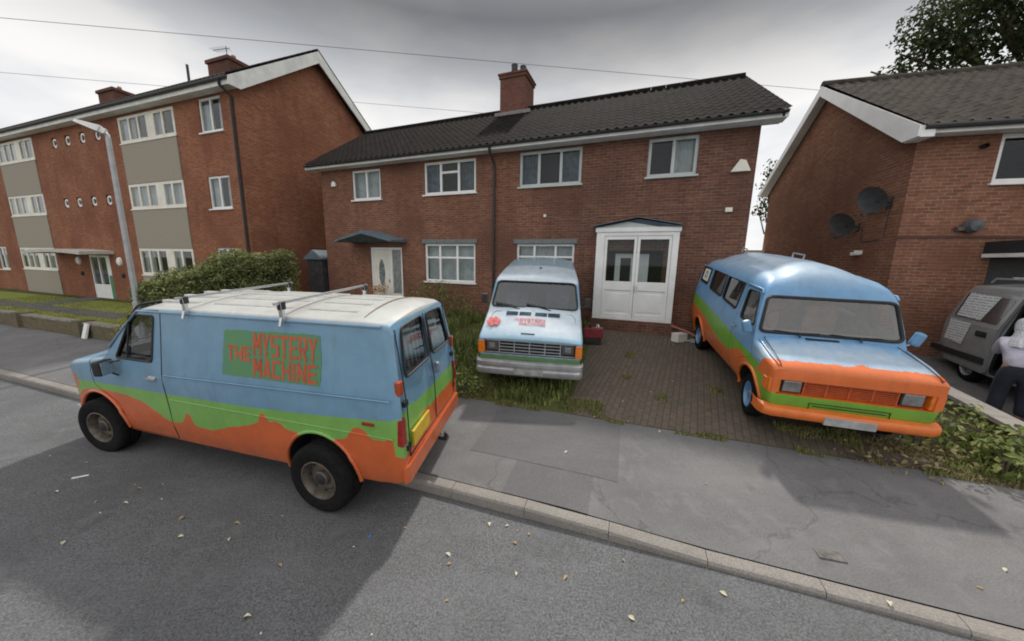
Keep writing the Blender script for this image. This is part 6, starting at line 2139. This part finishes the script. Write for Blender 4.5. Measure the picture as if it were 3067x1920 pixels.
# fallen leaves
protos = []
for k in range(4):
    vs, fs = [], []
    n_ = 9
    for i in range(n_):
        u = i / (n_ - 1)
        wv = 0.5 * math.sin(math.pi * u ** 0.8) * (0.8 + 0.3 * rn.random())
        cz = 0.20 * math.sin(math.pi * u) * (0.4 + k * 0.2)
        vs += [(u - 0.5, -wv * 0.55, cz + wv * 0.25 + 0.03), (u - 0.5, 0, cz), (u - 0.5, wv * 0.5, cz + wv * 0.2 + 0.03)]
    for i in range(n_ - 1):
        for j in (0, 1):
            fs.append((i * 3 + j, i * 3 + j + 1, i * 3 + j + 4, i * 3 + j + 3))
    me = MB().add(vs, fs).mesh('fallen_leaf', (DRYLEAF, PALELEAF)[k % 2])
    protos.append(me)
LP = [(-6.49, 4.3), (-5.5, 3.84), (-4.77, 3.43), (-4.41, 3.41), (-4.53, 3.66), (-4.07, 3.49), (-3.56, 3.21), (-3.33, 2.96), (-2.91, 3.15), (-4.4, 2.86), (-2.11, 2.66), (-2.06, 2.2), (-1.1, 3.13), (-0.58, 2.81), (-0.55, 2.71), (-5.43, 3.57), (-8.01, 5.53), (-2.82, 2.94),
      (0.07, 2.96), (0.08, 2.62), (0.53, 2.59), (1.01, 2.25), (1.12, 2.78), (-0.01, 3.18), (0.1, 3.12), (1.89, 2.47), (1.5, 2.4), (-0.2, 3.2), (0.22, 3.08)]
PP = [(0.79, 4.28), (2.42, 3.7), (3.2, 2.35), (4.1, 2.47), (4.53, 2.62), (1.9, 5.05), (2.3, 4.78), (1.4, 5.2), (2.9, 4.62), (2.0, 5.6), (2.6, 5.9), (3.2, 6.3)]
for i, (x, y) in enumerate(LP + PP + [(rn.uniform(-7, 3), rn.uniform(1.6, 4.2)) for _ in range(26)]):
    s, t = st(x, y)
    if i >= len(LP) + len(PP) and s > -0.1:
        continue
    big = i < len(LP) + len(PP)
    on = 'road' if s < 0.0 else 'pavement or paving'
    o_ = bpy.data.objects.new('fallen_leaf', protos[i % 4])
    COL.objects.link(o_)
    sc_ = rn.uniform(0.035, 0.07) if big else rn.uniform(0.02, 0.035)
    o_.location = (x, y, ground_z(x, y) + 0.004)
    o_.rotation_euler = (rn.uniform(-.3, .3), rn.uniform(-.3, .3), rn.uniform(0, 6.28))
    o_.scale = (sc_, sc_, sc_)
    if s < 0:
        tag(o_, 'dry curled leaf fallen on the grey road', 'leaf', 'leaves fallen on the road')
    else:
        tag(o_, 'dry curled leaf fallen on the pavement or block paving', 'leaf', 'leaves fallen on the pavement')
o_ = MB().box(-0.03, 0.03, -0.02, 0.02, 0, 0.015).build('litter', BLUEBIT, bevel=0.006)
o_.location, o_.rotation_euler, o_.scale = (-1.43, 3.01, -0.098), (0, 0, 0.7), (0.6, 0.6, 0.6)
tag(o_, 'scrap of blue plastic on the road behind the rear wheel', 'litter')
o_ = MB().box(-0.075, 0.075, -0.012, 0.012, 0, 0.012).build('litter', WHITE, bevel=0.004)
o_.location, o_.rotation_euler = (-5.5, 3.86, -0.098), (0, 0, 0.5)
tag(o_, 'thin white strip of litter on the road below the front wheel', 'litter')


# ------------------------------------------------------------------ the person by the grey car
def skin_mesh(chain_pts, edges, radii, sub=2):
    me = bpy.data.meshes.new('skin')
    me.from_pydata(chain_pts, edges, [])
    o = bpy.data.objects.new('skin', me)
    COL.objects.link(o)
    o.modifiers.new('s', 'SKIN')
    sv = me.skin_vertices[0].data
    for i, r in enumerate(radii):
        sv[i].radius = (r, r) if not isinstance(r, tuple) else r
        sv[i].use_root = (i == 0)
    sb = o.modifiers.new('u', 'SUBSURF')
    sb.levels = sb.render_levels = sub
    dg = bpy.context.evaluated_depsgraph_get()
    out = bpy.data.meshes.new_from_object(o.evaluated_get(dg))
    bpy.data.objects.remove(o)
    return out


def person():
    x, y = 7.92, 5.02
    root = thing('person', 'person in pale top, white headscarf and loose dark trousers at the open car door', 'person', (x, y, ground_z(x, y)), (0, 0, rad(-52)))
    # local: +y is the way they face, x to their right
    J = {'pelvis': (0, 0, .80), 'waist': (0, .06, .93), 'chest': (0, .18, 1.10), 'neck': (0, .26, 1.22), 'head0': (0, .31, 1.29), 'head1': (0, .35, 1.40)}
    pts, ed, rd = [], [], []

    def add(p, r, prev=None):
        pts.append(p)
        rd.append(r)
        if prev is not None:
            ed.append((prev, len(pts) - 1))
        return len(pts) - 1
    pel = add(J['pelvis'], (.145, .11))
    wa = add(J['waist'], (.125, .095), pel)
    chs = add(J['chest'], (.145, .105), wa)
    nk = add(J['neck'], .05, chs)
    h0 = add(J['head0'], (.075, .085), nk)
    h1 = add(J['head1'], (.078, .09), h0)
    for sx in (1, -1):
        hip = add((sx * .095, 0, .74), .09, pel)
        kn = add((sx * .10, .05, .42), .06, hip)
        an = add((sx * .10, -.01, .09), .038, kn)
        add((sx * .115, .13, .035), .035, an)
        sh_ = add((sx * .185, .20, 1.13), .055, chs)
        el = add((sx * .20, .38, .95), .042, sh_)
        wr = add((sx * .17, .56, .92), .027, el)
        pm = add((sx * .15, .62, .915), (.035, .016), wr)
        for k in range(4):
            f0 = add((sx * (.15 + .02 * (k - 1.5)), .665, .912), .009, pm)
            f1 = add((sx * (.15 + .022 * (k - 1.5)), .70 - .006 * abs(k - 1.4), .90), .008, f0)
            add((sx * (.15 + .022 * (k - 1.5)), .72 - .008 * abs(k - 1.4), .878), .007, f1)
        t0 = add((sx * .112, .63, .905), .010, pm)
        add((sx * .098, .665, .89), .008, t0)
    bo = link('body', skin_mesh(pts, ed, rd), root, 180)
    bo.data.materials.append(SKIN)
    # top with sleeves
    pts, ed, rd = [], [], []
    a0 = add((0, .0, .72), (.178, .14))
    a1 = add((0, .07, .93), (.160, .125), a0)
    a2 = add((0, .18, 1.09), (.172, .13), a1)
    a3 = add((0, .25, 1.205), .092, a2)
    for sx in (1, -1):
        s0 = add((sx * .185, .20, 1.125), .075, a2)
        s1 = add((sx * .205, .38, .955), .060, s0)
        add((sx * .18, .50, .93), .05, s1)
    to = link('shirt', skin_mesh(pts, ed, rd), root, 180)
    to.data.materials.append(plain('lilac_cloth', (0.50, 0.48, 0.58), 0.9, var=0.2, scale=8))
    # loose trousers
    pts, ed, rd = [], [], []
    w0 = add((0, .03, .85), (.150, .12))
    w1 = add((0, .0, .76), (.165, .13), w0)
    for sx in (1, -1):
        k0 = add((sx * .095, .01, .66), .105, w1)
        k1 = add((sx * .115, .05, .40), .092, k0)
        k2 = add((sx * .125, .02, .20), .088, k1)
        add((sx * .13, .01, .075), .092, k2)
    tr_ = link('trousers', skin_mesh(pts, ed, rd), root, 180)
    tr_.data.materials.append(plain('navy_cloth', (0.018, 0.02, 0.032), 0.95, var=0.3))
    for sx in (1, -1):
        MB().lathe([(0.0, -.09), (.035, -.08), (.045, 0.0), (.042, .10), (.03, .15), (0, .165)], 12, M=Matrix.Translation((sx * .11, .06, .035)) @ Matrix.Diagonal((1, 1, .75, 1)), axis='y').build('shoe', TRIM, root, 60)
    # headscarf: hood over the crown, falling to the shoulders
    hs = MB()
    P = []
    for (z, r, yo) in ((1.475, .012, .35), (1.465, .06, .345), (1.435, .095, .34), (1.38, .112, .33), (1.32, .112, .31), (1.26, .105, .28), (1.21, .115, .255), (1.165, .15, .225), (1.12, .178, .20), (1.08, .185, .185)):
        row = []
        for j in range(25):
            a = math.pi * 0.5 + rad(38) + (2 * math.pi - rad(76)) * j / 24
            row.append((r * math.cos(a), yo + r * 1.05 * math.sin(a), z + 0.006 * math.sin(j * 2.1)))
        P.append(row)
    hs.grid(P)
    t = NT('checked_scarf')
    c = t.coord()
    ck = t.new('ShaderNodeTexChecker')
    ck.inputs['Scale'].default_value = 34
    ck.inputs[1].default_value = (0.62, 0.62, 0.64, 1)
    ck.inputs[2].default_value = (0.42, 0.43, 0.46, 1)
    t.link(c, ck.inputs[0])
    t.set(ck.outputs[0], 0.9)
    hs.build('headscarf', t.m, root, 180)
    # face
    fc = MB()
    for sx in (1, -1):
        fc.lathe([(0.0, .012), (.013, .008), (.015, -.002)], 10, M=Matrix.Translation((sx * .03, .435, 1.365)), axis='y')
    fc.build('eye', TRIM, bo)
    MB().prism([(-.012, .43, 1.325), (.012, .43, 1.325), (.004, .435, 1.365), (-.004, .435, 1.365)], (0, .03, -.008)).build('nose', SKIN, bo, bevel=0.004)
    root.scale = (1.04, 1.04, 1.10)
    MB().box(-.022, .022, .425, .438, 1.288, 1.298).build('mouth', plain('lips', (0.30, 0.11, 0.09), 0.5), bo, bevel=0.003)


person()
